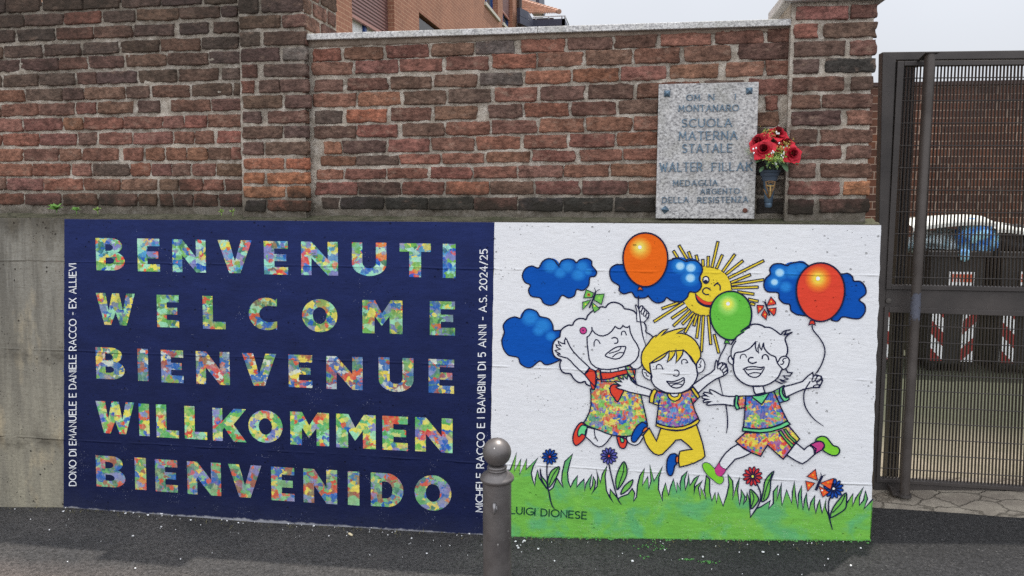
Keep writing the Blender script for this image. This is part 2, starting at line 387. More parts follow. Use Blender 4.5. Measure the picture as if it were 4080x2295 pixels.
def stroke(mb, pts, k, wpx=4.6, closed=False, smooth=True, xz=False, taper=(0, 0)):
    """brush line of constant width"""
    JIT[0] = (JIT[0]+1) % 5; k = k + JIT[0]*.15
    if smooth: pts = cr(pts, closed, 4)
    p = [Vector(q if xz else uv2(q, k)) for q in pts]
    q = [p[0]]
    for a in p[1:]:
        if (a-q[-1]).length > 1e-4: q.append(a)
    p = q; n = len(p)
    if n < 2: return
    w_ = (wpx if xz else wpx*.00137*1.06)/2
    L_ = []; R_ = []
    for i in range(n):
        a = p[i-1] if (i > 0 or closed) else None; c = p[(i+1) % n] if (i < n-1 or closed) else None
        d1 = (p[i]-a).normalized() if a is not None else None; d2 = (c-p[i]).normalized() if c is not None else None
        d = ((d1 or d2)+(d2 or d1)); d = d.normalized() if d.length > 1e-3 else (d2 or d1)
        nr = Vector((-d.y, d.x)); ref = d1 or d2; cs = max(.55, abs(nr.dot(Vector((-ref.y, ref.x)))))
        ww = w_/cs
        t = i/(n-1)
        if taper[0] and t < .25: ww *= 1-taper[0]*(1-t/.25)
        if taper[1] and t > .75: ww *= 1-taper[1]*((t-.75)/.25)
        pt = p[i]
        if not closed and i == 0: pt = pt - d*w_*.7
        if not closed and i == n-1: pt = pt + d*w_*.7
        L_.append(pt+nr*ww); R_.append(pt-nr*ww)
    V = [plane_pt(a.x, a.y, k) for a in L_] + [plane_pt(a.x, a.y, k) for a in R_]
    mb.add(V, [(i, n+i, n+(i+1) % n, (i+1) % n) for i in range(n if closed else n-1)])
TILE = {'G1': (2160,1180,.2622), 'G2': (2200,1450,.2622), 'B1': (2480,1290,.2622), 'B2': (2440,1540,.2622), 'C1': (2780,1270,.2622), 'C2': (2740,1560,.2622), 'C3': (3000,1460,.2622),
        'S': (2580,930,.3381), 'Z1': (1960,880,.4692), 'Z2': (2560,880,.4693), 'F1': (2020,1770,.2622), 'F2': (2400,1770,.2622), 'F3': (2780,1770,.2622), 'F4': (3100,1770,.2622), 'PX': (0,0,1)}
def T_(t, s):
    """trace notes 'x,y x,y ...' in an enlarged tile of the photo"""
    ox, oy, k = TILE[t]; r = []
    for q in s.split():
        a, c = q.split(','); r.append((ox+float(a)*k, oy+float(c)*k))
    return r
def ell(t, cx, cy, rx, ry, rot=0, n=24, egg=0):
    ox, oy, k = TILE[t]; c, s = math.cos(R(rot)), math.sin(R(rot)); r = []
    for i in range(n):
        a = 2*math.pi*i/n; x = rx*math.cos(a)*(1+egg*math.sin(a)); y = ry*math.sin(a)
        r.append((ox+(cx+x*c-y*s)*k, oy+(cy+x*s+y*c)*k))
    return r
class Fig:                                  # one painted figure: outline mesh is the part, coloured areas are sub-parts
    def __init__(s, name, k, label): s.name, s.k, s.label = name, k, label; s.line = MB(); s.subs = []
    def area(s, name, pts, mat, dk=0, smooth=True, outline=4.6, closed=True):
        m = MB(); q = cr(pts, True, 4) if smooth else pts
        fill(m, [q], s.k+dk); s.subs.append((name, m, mat))
        if outline: stroke(s.line, q, s.k+8, outline, True, False)
    def ln(s, pts, wpx=4.6, closed=False, smooth=True, taper=(0,0)): stroke(s.line, pts, s.k+8, wpx, closed, smooth, taper=taper)
    def ring(s, pts, wpx=3.4): stroke(s.line, pts, s.k+8, wpx, True, False)
    def done(s):
        o = s.line.build(s.name, INK, wall); o['label'] = s.label
        for nm, m, mt in s.subs: m.build(nm, mt, o)
        return o
# ---- grounds of paint
def bottom(u): return 2330
def panel(name, u0, u1, mat, k, side):
    a = onY(u0[0], u0[1], -.0022).x; c = u1
    b = MB(); n = 40; V = []; Fc = []
    return a
XB0, XB1 = (-3.277, -3.349), (-.735, -.752); xb1 = -.752
def sheet(name, x0, x1, mat, y, jagl=0, jagr=0, wrap=False):
    V = []; Fc = []; nz_ = 60
    for j in range(nz_+1):
        z = -.35 + (TOPZ-.004+.35)*j/nz_
        l = x0[0]+(x0[1]-x0[0])*(z-1.51)/(-.22-1.51) + jagl*noise.noise(Vector((3, z*14, 1))); r_ = x1[0]+(x1[1]-x1[0])*(z-1.51)/(-.22-1.51) + jagr*noise.noise(Vector((8, z*16, 4)))
        V += [lean(l, y, z), lean(r_, y, z)]
        if wrap: V += [lean(r_+.001, y+.004, z), lean(r_+.001, .4, z)]
    s = 4 if wrap else 2
    for j in range(nz_):
        for q in range(s-1): Fc.append((j*s+q, j*s+q+1, (j+1)*s+q+1, (j+1)*s+q))
    return mesh(name, V, Fc, wall, mat)
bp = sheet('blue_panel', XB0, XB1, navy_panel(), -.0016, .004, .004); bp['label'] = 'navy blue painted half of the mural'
wp = sheet('white_panel', (XB1[0]+.001, XB1[1]+.001), (1.205, 1.222), WHITE, -.0012, .004, .006, True); wp['label'] = 'white painted half of the mural'

# ---- big block letters
def box_glyph(ch, w, h):
    t = .33*h if ch not in 'WMKVN' else .32*h
    hb = .225*h
    def arc(cx, cy, rx, ry, a0, a1, n=20): return [(cx+rx*math.cos(R(a0+(a1-a0)*i/n)), cy+ry*math.sin(R(a0+(a1-a0)*i/n))) for i in range(n+1)]
    if ch == 'I': return [[(0,0),(w,0),(w,h),(0,h)]]
    if ch == 'L': return [[(0,0),(w,0),(w,hb),(t,hb),(t,h),(0,h)]]
    if ch == 'E': t = .33*h; return [[(0,0),(w,0),(w,hb),(t,hb),(t,.40*h),(.93*w,.40*h),(.93*w,.61*h),(t,.61*h),(t,h-hb),(w,h-hb),(w,h),(0,h)]]
    if ch == 'N': return [[(0,0),(t,0),(t,.52*h),(w-t*1.0,0),(w,0),(w,h),(w-t,h),(w-t,.47*h),(t*1.02,h),(0,h)]]
    if ch == 'V': return [[(w*.33,0),(w*.66,0),(w,h),(w*.69,h),(w*.5,.36*h),(w*.33,h),(0,h)]]
    if ch == 'T': c = w/2; q = t*.55; return [[(c-q,0),(c+q,0),(c+q,h-.25*h),(w,h-.25*h),(w,h),(0,h),(0,h-.25*h),(c-q,h-.25*h)]]
    if ch == 'W': return [[(.20*w,0),(.37*w,0),(.5*w,.40*h),(.60*w,0),(.77*w,0),(w,h),(.78*w,h),(.685*w,.44*h),(.60*w,h),(.42*w,h),(.315*w,.44*h),(.25*w,h),(0,h)]]
    if ch == 'M': return [[(0,0),(.3*w,0),(.3*w,.53*h),(.48*w,.22*h),(.68*w,.53*h),(.68*w,0),(w,0),(w,h),(.71*w,h),(.49*w,.60*h),(.31*w,h),(0,h)]]
    if ch == 'K': return [[(0,0),(.29*w,0),(.29*w,.34*h),(.35*w,.42*h),(.62*w,0),(w,0),(.62*w,.52*h),(w,h),(.64*w,h),(.31*w,.62*h),(.29*w,.60*h),(.29*w,h),(0,h)]]
    if ch == 'O': return [arc(w/2, h/2, w/2, h/2, 0, 360, 40)[:-1], list(reversed(arc(w/2, h/2, w*.195, h*.255, 0, 360, 30)[:-1]))]
    if ch == 'C': return [arc(w*.60, h/2, w*.60, h/2, 58, 302, 30)+[(w*.93,.02*h),(w*.97,.02*h),(w*.97,.28*h)]+list(reversed(arc(w*.70, h/2, w*.34, h*.255, 75, 285, 22)))+[(w*.97,.745*h),(w*.97,.985*h)]]
    if ch == 'U': return [[(0,h),(0,.40*h)]+arc(w/2,.36*h,w/2,.37*h,175,365,20)+[(w,.40*h),(w,h),(w-t,h),(w-t,.40*h)]+list(reversed(arc(w/2,.38*h,w/2-t,.155*h,180,360,14)))+[(t,.40*h),(t,h)]]
    if ch == 'D': return [[(0,0),(.42*w,0)]+arc(.5*w,.5*h,.5*w,.5*h,-85,85,24)+[(.42*w,h),(0,h)], list(reversed([(t*1.02,.25*h),(.42*w,.25*h)]+arc(.47*w,.5*h,.20*w,.25*h,-80,80,14)+[(.42*w,.75*h),(t*1.02,.75*h)]))]
    if ch == 'B':
        return [[(0,0),(.5*w,0)]+arc(.55*w,.29*h,.45*w,.29*h,-80,70,14)+arc(.52*w,.755*h,.40*w,.245*h,-62,85,14)+[(.45*w,h),(0,h)],
                list(reversed([(t*.98,.20*h),(.42*w,.20*h)]+arc(.46*w,.30*h,.17*w,.10*h,-80,80,10)+[(.42*w,.40*h),(t*.98,.40*h)])),
                list(reversed([(t*.98,.60*h),(.40*w,.60*h)]+arc(.44*w,.705*h,.16*w,.105*h,-80,80,10)+[(.40*w,.81*h),(t*.98,.81*h)]))]
z5 = lambda a, c, d, e: (240+a*.4832, 860+c*.4832, 240+d*.4832, 860+e*.4832)
z6 = lambda a, c, d, e: (1000+a*.4831, 860+c*.4831, 1000+d*.4831, 860+e*.4831)
z3 = lambda a, c, d, e: (240+a*.4279, 1540+c*.4279, 240+d*.4279, 1540+e*.4279)
z4 = lambda a, c, d, e: (1100+a*.4279, 1540+c*.4279, 1100+d*.4279, 1540+e*.4279)
WORDS = [('BENVENUTI', [z5(295,182,530,452),z5(637,187,820,460),z5(925,193,1200,468),z5(1300,199,1580,475),z6(107,207,305,485),z6(415,212,717,493),z6(833,218,1117,497),z6(1225,225,1483,507),z6(1582,230,1688,513)]),
 ('WELCOME', [z5(297,635,618,906),z5(797,650,978,922),z5(1175,660,1362,936),z6(-18,672,222,946),z6(422,685,712,963),z6(920,692,1250,976),z6(1475,703,1682,988)]),
 ('BIENVENUE', [z5(295,1082,530,1352),z5(638,1095,725,1363),z5(832,1103,1015,1380),z5(1120,1115,1397,1396),z5(1500,1130,1781,1407),z6(310,1143,505,1420),z6(622,1155,920,1438),z6(1053,1168,1340,1453),z6(1465,1180,1675,1467)]),
 ('WILLKOMMEN', [z3(333,133,692,449),z3(733,158,830,463),z3(895,165,1103,482),z3(1158,180,1366,496),z3(1420,198,1732,520),z3(1752,218,2070,528),z4(132,232,493,558),z4(560,252,927,584),z4(990,272,1227,600),z4(1295,284,1643,620)]),
 ('BIENVENIDO', [z3(335,640,605,946),z3(695,660,800,965),z3(885,675,1092,988),z3(1183,695,1497,1020),z3(1565,720,1875,1043),z3(1965,745,2180,1071),z4(255,762,568,1098),z4(668,788,776,1109),z4(882,800,1185,1131),z4(1290,825,1632,1160)])]
for wi, (word, boxes) in enumerate(WORDS):
    for ch, (u0, v0, u1, v1) in zip(word, boxes):
        um, vm = (u0+u1)/2, (v0+v1)/2
        x0, x1 = uv2((u0, vm), 1)[0], uv2((u1, vm), 1)[0]
        zt, zb_ = (uv2((u0, v0), 1)[1], uv2((u1, v1), 1)[1])
        if ch in 'OU': zt, zb_ = uv2((um, v0+1), 1)[1], uv2((um, v1-2), 1)[1]
        m = MB(); ww, hh = x1-x0, zt-zb_
        loops = [[(x0+a+.0012*noise.noise(Vector((a*60+x0*9, c*60, wi))), zb_+c+.0012*noise.noise(Vector((a*60, c*60+x0*7, 5)))) for a, c in lp] for lp in box_glyph(ch, ww, hh)]
        fill(m, loops, 1, True)
        o = m.build('painted_letter', CONF[wi], wall); o['label'] = 'multicoloured letter %s in the word %s' % (ch, word)

# ---- brush lettering (single strokes)
def arcp(cx, cy, rx, ry, a0, a1, n=12): return [(cx+rx*math.cos(R(a0+(a1-a0)*i/n)), cy+ry*math.sin(R(a0+(a1-a0)*i/n))) for i in range(n+1)]
G = {'A': (.78, [[(0,0),(.39,1),(.78,0)],[(.14,.33),(.64,.33)]]), 'B': (.6, [[(0,0),(0,1),(.3,1)]+arcp(.3,.76,.24,.24,90,-90)+[(0,.52)],[(.3,.52)]+arcp(.32,.26,.28,.26,90,-90)+[(0,0)]]),
 'C': (.75, [arcp(.48,.5,.48,.5,50,310,16)]), 'D': (.72, [[(0,0),(0,1),(.25,1)]+arcp(.25,.5,.47,.5,90,-90,14)+[(0,0)]]), 'E': (.55, [[(.55,1),(0,1),(0,0),(.55,0)],[(0,.52),(.48,.52)]]), 'F': (.52, [[(.52,1),(0,1),(0,0)],[(0,.52),(.45,.52)]]),
 'G': (.8, [arcp(.48,.5,.48,.5,50,340,16)+[(.93,.45),(.55,.45)]]), 'H': (.68, [[(0,0),(0,1)],[(.68,0),(.68,1)],[(0,.5),(.68,.5)]]), 'I': (.04, [[(.02,0),(.02,1)]]), 'K': (.62, [[(0,0),(0,1)],[(.6,1),(.02,.45)],[(.2,.6),(.62,0)]]),
 'L': (.5, [[(0,1),(0,0),(.5,0)]]), 'M': (.85, [[(0,0),(.08,1),(.43,.25),(.77,1),(.85,0)]]), 'N': (.7, [[(0,0),(0,1),(.7,0),(.7,1)]]), 'O': (.95, [arcp(.48,.5,.48,.5,90,450,22)]), 'P': (.58, [[(0,0),(0,1),(.3,1)]+arcp(.3,.74,.27,.26,90,-90)+[(0,.48)]]),
 'R': (.62, [[(0,0),(0,1),(.3,1)]+arcp(.3,.74,.27,.26,90,-90)+[(0,.48)],[(.26,.48),(.62,0)]]), 'S': (.55, [arcp(.28,.75,.26,.25,40,270,10)+arcp(.27,.25,.27,.25,90,-140,10)]), 'T': (.64, [[(0,1),(.64,1)],[(.32,1),(.32,0)]]),
 'U': (.68, [[(0,1),(0,.35)]+arcp(.34,.35,.34,.35,180,360,12)+[(.68,1)]]), 'V': (.74, [[(0,1),(.37,0),(.74,1)]]), 'W': (1.0, [[(0,1),(.26,0),(.5,.85),(.74,0),(1,1)]]), 'X': (.68, [[(0,0),(.68,1)],[(0,1),(.68,0)]]), 'Z': (.6, [[(0,1),(.6,1),(0,0),(.6,0)]]),
 '0': (.7, [arcp(.35,.5,.35,.5,90,450,20)]), '2': (.55, [arcp(.27,.73,.26,.27,160,-30,10)+[(0,0),(.55,0)]]), '4': (.6, [[(.45,0),(.45,1),(0,.3),(.6,.3)]]), '5': (.55, [[(.5,1),(.08,1),(.03,.56)]+arcp(.24,.32,.29,.32,110,-130,12)]),
 '-': (.3, [[(0,.45),(.3,.45)]]), '.': (.05, [[(0,0),(.03,.03)]]), '/': (.45, [[(0,-.05),(.45,1.05)]])}
def layout(text, sp=.24, space=.5):
    x = 0; out = []
    for ch in text:
        if ch == ' ': x += space; continue
        w_, ss = G[ch]; out += [[(x+a, c) for a, c in s] for s in ss]; x += w_+sp
    return out, x-sp
def brush_text(name, text, p0, p1, hpx_vec, wpx, mat, label, k=2):
    """text from baseline start p0 to baseline end p1 (photo pixels); hpx_vec = cap height offset at start"""
    st, L_ = layout(text); m = MB()
    a = Vector(uv2(p0, k)); e = Vector(uv2(p1, k)); h = Vector(uv2((p0[0]+hpx_vec[0], p0[1]+hpx_vec[1]), k)) - a
    d = (e-a)/L_
    for i, s in enumerate(st):
        jit = .012*math.sin(i*7.3)
        pts = [tuple(a + d*q[0] + h*(q[1]+jit)) for q in s]
        stroke(m, pts, k, wpx*.00137, False, False, True)
    o = m.build(name, mat, wall); o['label'] = label
brush_text('painted_inscription', 'DONO DI EMANUELE E DANIELE RACCO - EX ALLIEVI', (303, 1935), (303, 1050), (-27, 0), 4.0, CHALK, 'white handwritten dedication running up the left edge of the navy panel')
brush_text('painted_inscription', 'MICHELE RACCO E I BAMBINI DI 5 ANNI - A.S. 2024/25', (1924, 2040), (1942, 993), (-28, 0), 4.0, CHALK, 'white handwritten dedication running up the right edge of the navy panel')
brush_text('painted_inscription', 'LUIGI DIONESE', (2034, 2046), (2336, 2068), (1, -27), 4.6, DGREEN, 'dark green signature on the painted grass', 12)

# ---- clouds
SOFT = {}
def soft(c0, c1, t):
    """a hand blended step between two paint colours"""
    c = tuple(round(a+(b_-a)*t) for a, b_ in zip(c0, c1))
    if c not in SOFT: SOFT[c] = paint('blended_paint', c)
    return SOFT[c]
CB, CB2, CPL = (5,76,162), (50,140,210), (196,222,240)
def cloud(pts, lights, label, k=2):
    g = Fig('painted_cloud', k, label)
    g.area('cloud_body', pts, BLUE)
    for q, (t, x, y, r, pale) in enumerate(lights):
        st = [(1.38, .14), (1.24, .28), (1.08, .42), (.90, .56), (.68, .70)]
        for i, (s_, f_) in enumerate(st):
            g.area('highlight', ell(t, x, y, r*s_, r*s_*.9, 0, 22), soft(CB, CB2, f_), .4+i*.9+q*.06, False, 0)
        if pale:
            for i, (s_, f_) in enumerate(((.66, .3), (.56, .55), (.44, .8))):
                g.area('highlight', ell(t, x, y, r*s_, r*s_*.9, 0, 20), soft(CB2, CPL, f_), 5+i*.8+q*.06, False, 0)
    g.done()
cloud(T_('Z1', '395,400 340,383 285,405 258,465 280,520 325,545 310,590 335,640 410,655 440,700 500,717 555,690 595,632 650,655 700,635 720,582 770,590 820,550 832,480 875,470 888,430 850,380 845,340 800,318 745,330 718,355 690,330 640,322 590,340 565,378 530,335 480,320 430,345'),
      [('Z1',500,385,55,0),('Z1',640,390,52,0),('Z1',765,390,48,0),('Z1',580,440,44,0),('Z1',735,455,52,0),('Z1',815,430,30,0)], 'blue cloud painted highest at left, alone on white')
cloud(T_('Z1', '245,825 190,815 130,840 95,890 105,950 85,1010 95,1080 140,1140 220,1160 240,1210 290,1243 340,1240 405,1190 450,1220 500,1215 585,1180 660,1150 660,950 575,930 525,930 515,880 480,830 405,810 380,770 320,748 275,765'),
      [('Z1',325,825,62,0),('Z1',430,890,62,0),('Z1',500,980,38,0),('Z1',400,930,45,0)], 'blue cloud painted low beside the curly haired girl')
cloud(T_('Z1', '1110,370 1060,370 1010,400 1000,450 1020,510 1080,550 1080,590 1120,620 1185,605 1220,650 1290,655 1325,640')+T_('S', '10,740 60,795 120,820 190,800 225,755 270,785 340,805 410,800 470,750 495,690 570,695 625,650 635,590 610,530 645,450 640,390 590,330 520,315 460,330 430,320 370,295 300,295 235,320'),
      [('S',385,385,85,1),('S',510,405,92,1),('S',505,525,90,1)], 'blue cloud painted behind the orange balloon', 7)
cloud(T_('Z2', '1420,385 1370,355 1310,350 1250,365 1230,380 1170,362 1110,370 1080,410 1085,450 1045,490 1030,550 1060,600 1150,610 1160,660 1200,700 1250,710 1260,760 1300,790 1340,800 1585,830 1610,845 1660,850 1700,815 1790,830 1850,825 1890,770 1885,710 1840,670 1895,620 1890,560 1850,515 1795,510 1780,470 1740,445 1690,450 1600,420 1500,400'),
      [('Z2',1165,440,62,1),('Z2',1120,520,50,1),('Z2',1270,425,62,0),('Z2',1215,560,45,0),('Z2',1340,400,50,0)], 'blue cloud painted behind the red balloon')
# ---- sun
g = Fig('painted_sun', 2, 'yellow smiling sun with one eye winking')
for s in '355,285;305,205 470,310;370,140 515,300;483,215 592,325;572,255 655,385;652,305 712,395;717,268 760,400;830,95 812,415;882,252 885,450;1030,245 925,480;1125,320 955,525;1370,320 980,580;1215,485 985,605;1370,545 990,642;1305,632 1060,688;1255,715 1190,775;1305,800 1210,825;1265,838 370,812;170,885 425,815;75,1040 470,875;285,1000 505,905;305,1090 545,930;410,1070 565,945;440,1170 585,950;545,1090 615,965;580,1235 660,965;635,1395 715,970;745,1310 785,1190;840,1410'.split():
    a, c = (Vector(tuple(float(q) for q in e.split(','))) for e in s.split(';'))
    d = (c-a).normalized(); n_ = Vector((-d.y, d.x))*14.5
    q = [a+n_, c+n_, c-n_, a-n_]
    g.area('sun_ray', [(2580+p.x*.3381, 930+p.y*.3381) for p in q], YELLOW, 0, False, 3.3)
g.area('sun_face', ell('S', 700, 678, 296, 296, 0, 48), YELLOW, 3, False, 0)
g.area('sun_eye', ell('S', 688, 548, 36, 42), WHITE, 4, False, 4.2)
g.area('sun_pupil', ell('S', 686, 568, 24, 22), INK, 5, False, 0)
g.area('mouth_band', T_('S', '558,705 575,790 620,840 690,870 765,868 800,800 720,805 650,780 590,730'), INK, 4, True, 0)  # black band along the painted mouth
g.area('lips', T_('S', '575,735 600,785 650,825 700,840 775,840 800,805 720,808 650,785 595,740'), RED, 5, True, 0)
g.ln(T_('S', '785,615 825,590 855,620 855,665')); g.ln(T_('S', '800,600 830,578')); g.ln(T_('S', '740,665 700,640 660,655 650,690 680,718 720,720'))
g.done()
# ---- balloons
def balloon(t, cx, cy, rx, ry, mat, lights, knot, string, label, k=18):
    g = Fig('painted_balloon', k, label)
    g.area('balloon_body', ell(t, cx, cy, rx, ry, 0, 44, -.06), mat, 0, False, 5.5)
    base, stops = lights
    x, y, r = stops[0][:3]
    for i in range(9):
        f_ = i/8; j = min(len(stops)-2, int(f_*(len(stops)-1))); u_ = f_*(len(stops)-1)-j
        c0, c1 = stops[j][3], stops[j+1][3]
        q = [a+(b_-a)*u_ for a, b_ in zip(stops[j][:3], stops[j+1][:3])]
        g.area('highlight', ell(t, q[0], q[1], q[2], q[2], 0, 24), soft(c0, c1, u_), 1+i*.5, False, 0)
    g.area('highlight', ell(t, stops[-1][0], stops[-1][1], base, base, 0, 14), CHALK, 6, False, 0)
    g.area('knot', T_(t, knot), mat, 1, False, 3.6)
    for s in string: g.ln(s, 4.4, taper=(0, .5))
    g.done()
balloon('Z1', 1303, 330, 190, 229, ORANGE, (16, [(1262,235,98,(232,112,28)),(1258,228,70,(238,150,50)),(1256,224,34,(248,204,90))]), '1248,560 1268,560 1282,592 1262,585 1238,592', [T_('G1', '1465,0 1462,130 1480,250 1497,400 1530,600 1580,765')], 'orange balloon painted left of the sun')
balloon('Z2', 1512, 605, 205, 249, RED, (17, [(1492,496,120,(212,70,46)),(1490,492,86,(228,116,44)),(1490,490,40,(246,196,70))]), '1425,845 1458,845 1468,885 1440,875 1412,885', [T_('Z2', '1440,890 1450,930 1500,990 1540,1060 1548,1130 1520,1220 1478,1290')+T_('C3','1000,60 940,120'), T_('C3', '868,230 800,340 775,420 775,520 800,620 860,720 950,820 1070,905')], 'red balloon painted in front of the right cloud')
balloon('S', 982, 968, 245, 287, GREEN, (22, [(948,855,135,(102,184,66)),(948,838,96,(146,206,96)),(948,828,42,(222,222,84))]), '918,1258 950,1258 972,1305 938,1292 905,1300', [T_('B1', '1575,310 1540,390 1490,480 1460,570 1442,660 1455,780 1490,930 1525,1085'), T_('C2', '580,200 595,300 605,420 605,520 590,630')], 'green balloon painted over the edge of the sun', 12)
# ---- butterflies
def butterfly(t, wings, body, mat, dots, label, k, bw=7, bodym=INK):
    g = Fig('painted_butterfly', k, label)
    for s in wings: g.area('wing', T_(t, s), mat, 0, False, 2.8)
    for x, y, r, m in dots: g.area('spot', ell(t, x, y, r*.7, r*.7, 0, 12), m, 1, False, 0)
    g.ln(T_(t, body[0]), bw)
    for a in body[1:]: g.ln(T_(t, a), 2.4)
    g.done()
butterfly('Z1', ['800,583 865,612 850,650 778,655', '880,625 955,620 930,710 865,670', '770,690 840,670 820,700 770,755', '850,690 915,745 870,778 855,740'], ['882,600 858,668 830,735', '882,598 870,570', '884,598 915,582'], LEAF, [(822,628,19,RED),(822,628,12,LEAF),(910,655,18,GLG),(795,708,10,LEMON),(872,722,12,LEMON)], 'green butterfly painted above the girl', 32, 6)
butterfly('Z2', ['1090,645 1130,690 1132,708 1055,720', '1060,745 1135,738 1130,785 1115,805', '972,715 1030,718 1025,740 980,790', '1035,750 1010,800 1050,840 1060,790'], ['1040,690 1060,745 1078,800', '1040,690 1020,685', '1042,688 1045,668'], RED, [(1093,685,10,GLOW),(1098,755,9,GLOW),(998,745,10,GLOW),(1040,795,9,GLOW)], 'small red butterfly painted under the right cloud', 14, 6)
# ---- children
g = Fig('painted_child', 20, 'girl with curly white hair in a multicoloured pinafore')
hair = T_('G1', '1430,265 1390,225 1320,200 1255,190 1215,140 1150,105 1085,92 1030,105 985,140 965,170 920,162 870,170 800,205 735,250 690,300 665,355 620,340 560,340 510,365 480,400 460,440 400,440 340,470 290,515 275,570 265,620 215,650 175,700 158,770 160,850 185,910 230,945 290,970 270,1020 275,1090 300,1140 350,1170 430,1180 470,1240 520,1290 580,1315 650,1295 670,1335 720,1360')
g.area('hair', hair+T_('G1', '900,1360 1400,1330 1440,1100 1500,1060 1500,900 1560,780 1580,545 1545,400 1440,385'), WHITE, 0, False, 0)
g.ln(hair, 5.2)
g.ln(T_('G1', '1545,395 1572,440 1582,490 1578,545 1640,580 1678,615')); g.ln(T_('G1', '1340,1050 1380,1095 1440,1105 1480,1085 1510,1050'), 3.6)
# shirt and dress
g.area('shirt', T_('G1', '880,1160 1040,1160 1160,1140 1280,1112 1420,1120 1410,1230 1300,1300 900,1300'), RED, 1, False, 4)
g.area('neck', T_('G1', '885,1112 1035,1115 1160,1095 1260,1072 1275,1112 1160,1140 1040,1160 895,1162'), WHITE, 2, False, 3.6)
g.ln(T_('G1', '1035,1118 1038,1158'), 3.4); g.ln(T_('G1', '1152,1100 1162,1140'), 3.4)
g.area('sleeve', T_('G1', '715,1095 800,1130 818,1200 815,1290 805,1375 740,1310 645,1190 690,1150'), RED, 2, False)
g.area('sleeve', T_('G1', '730,1310 805,1375 790,1420 765,1418 745,1380'), RED, 2, False, 4)
dress = T_('G2', '680,235 760,240 880,225 1010,180 1150,150 1230,230 1290,312 1345,465 1390,650 1425,800 1450,940 1390,1000 1290,1060 1180,1095 1060,1100 950,1090 840,1060 720,1010 600,965 520,930 470,905 530,810 570,720 590,620 590,480 580,380 640,390 665,330')
g.area('dress', dress, DRESS, 3, False)
g.area('strap', T_('G1', '820,1130 855,1110 880,1135 910,1252 860,1265 825,1230'), DRESS, 4, False, 4)
g.area('strap', T_('G1', '1265,1075 1335,1055 1375,1120 1440,1340 1370,1290 1300,1165'), DRESS, 4, False, 4)
g.area('heart', T_('G2', '990,575 930,500 885,430 880,360 910,318 960,312 1020,335 1085,395 1060,460 1030,520'), RED, 4, True)
# legs, shoes
g.area('leg', T_('G2', '545,965 510,1010 505,1100 560,1150 640,1230 710,1262 770,1245 830,1190 880,1120 908,1085 720,1010'), WHITE, 1, False, 4)
g.ln(T_('G2', '640,1000 650,1090 690,1170'), 3.6)
g.area('leg', T_('G2', '1150,1100 1148,1180 1200,1220 1260,1235 1320,1210 1360,1150 1378,1085'), WHITE, 1, True, 4)
g.area('shoe', T_('G2', '470,892 420,900 370,960 325,1060 315,1160 340,1225 375,1237 430,1200 500,1115 530,960'), RED, 2, True)
g.area('sock', T_('G2', '455,930 540,960 510,1010 497,1078 450,1065 410,1105 388,1075 400,1000'), MINT, 3, True, 4)
g.area('shoe', T_('G2', '985,1108 990,1160 1020,1250 1065,1285 1110,1270 1135,1200 1130,1150 1060,1108'), RED, 2, True)
g.area('sock', T_('G2', '1035,1115 1085,1140 1090,1180 1062,1195 1042,1170'), MINT, 3, True, 4)
# face
g.area('face', T_('G1', '683,620 685,720 700,850 715,960 750,1030 820,1085 900,1108 1000,1115 1120,1100 1240,1070 1340,1040 1420,980 1460,910 1475,810 1440,730 1380,640 1340,550 1325,455 1300,475 1260,470 1228,445 1210,475 1185,495 1150,490 1110,460 1060,530 1000,580 930,605 870,600 810,570 760,515 735,570 710,605'), WHITE, 5, False)
g.ln(T_('G1', '755,475 762,520')); g.ln(T_('G1', '790,760 792,700 815,662 840,665 865,690 880,718'), 4); g.ln(T_('G1', '1205,590 1208,550 1235,532 1260,540 1280,590'), 4); g.ln(T_('G1', '1060,640 1100,628 1140,645 1152,680 1140,710 1100,718'))
g.ln(T_('G1', '960,900 1050,820 1130,775 1200,765 1270,770 1255,830 1230,890 1180,940 1110,955 1040,940'), 4.6, True); g.ln(T_('G1', '1200,770 1185,805 1140,835 1020,868'), 3.8); g.ln(T_('G1', '1070,925 1110,890 1170,860 1240,860'), 3.8)
g.area('hair_flower', ell('G1', 625, 522, 52, 52), PINK, 6, False, 3); g.area('flower_eye', ell('G1', 622, 520, 12, 12), INK, 7, False, 0)
g.area('arm', T_('G1', '720,1085 640,1010 560,935 480,850 430,780 390,700 375,660 355,640 340,680 345,725 300,715 245,685 255,720 290,760 210,740 225,775 280,805 200,825 215,845 265,870 275,885 230,880 250,905 320,925 380,940 430,980 490,1050 560,1115 640,1185'), WHITE, 6, False)
g.area('hand', T_('G1', '1440,385 1435,300 1440,220 1415,145 1425,130 1450,160 1470,210 1490,155 1520,142 1560,190 1600,225 1628,265 1615,330 1580,365 1550,395'), WHITE, 6, False, 3.6)
for x, y, rx, ry, ro in ((1497,195,20,50,25),(1530,230,20,48,20),(1565,262,20,46,20),(1598,295,18,40,20)): g.ring(ell('G1', x, y, rx, ry, ro, 18), 3.2)
g.done()
g = Fig('painted_child', 29, 'blond boy in multicoloured shirt and yellow trousers')
g.area('arm', T_('G2', '1515,400 1440,370 1350,340 1270,310 1200,250 1180,200 1150,170 1140,230 1115,215 1075,160 1085,235 1040,220 985,170 1010,220 1060,275 1000,265 950,260 975,290 1045,330 1010,340 970,350 1000,375 1080,395 1180,430 1300,455 1400,475 1480,495'), WHITE, 0, False)
g.area('arm', T_('B1', '1060,935 1150,870 1250,800 1350,740 1400,690 1410,600 1425,555 1445,570 1442,640 1480,600 1520,590 1575,610 1600,690 1600,745 1540,790 1420,840 1300,920 1200,1010 1155,1055'), WHITE, 0, False)
for x, y, rx, ry, ro in ((1482,640,25,55,40),(1528,660,25,55,40),(1555,700,24,50,45),(1568,748,20,40,55)): g.ring(ell('B1', x, y, rx, ry, ro, 18), 3.4)
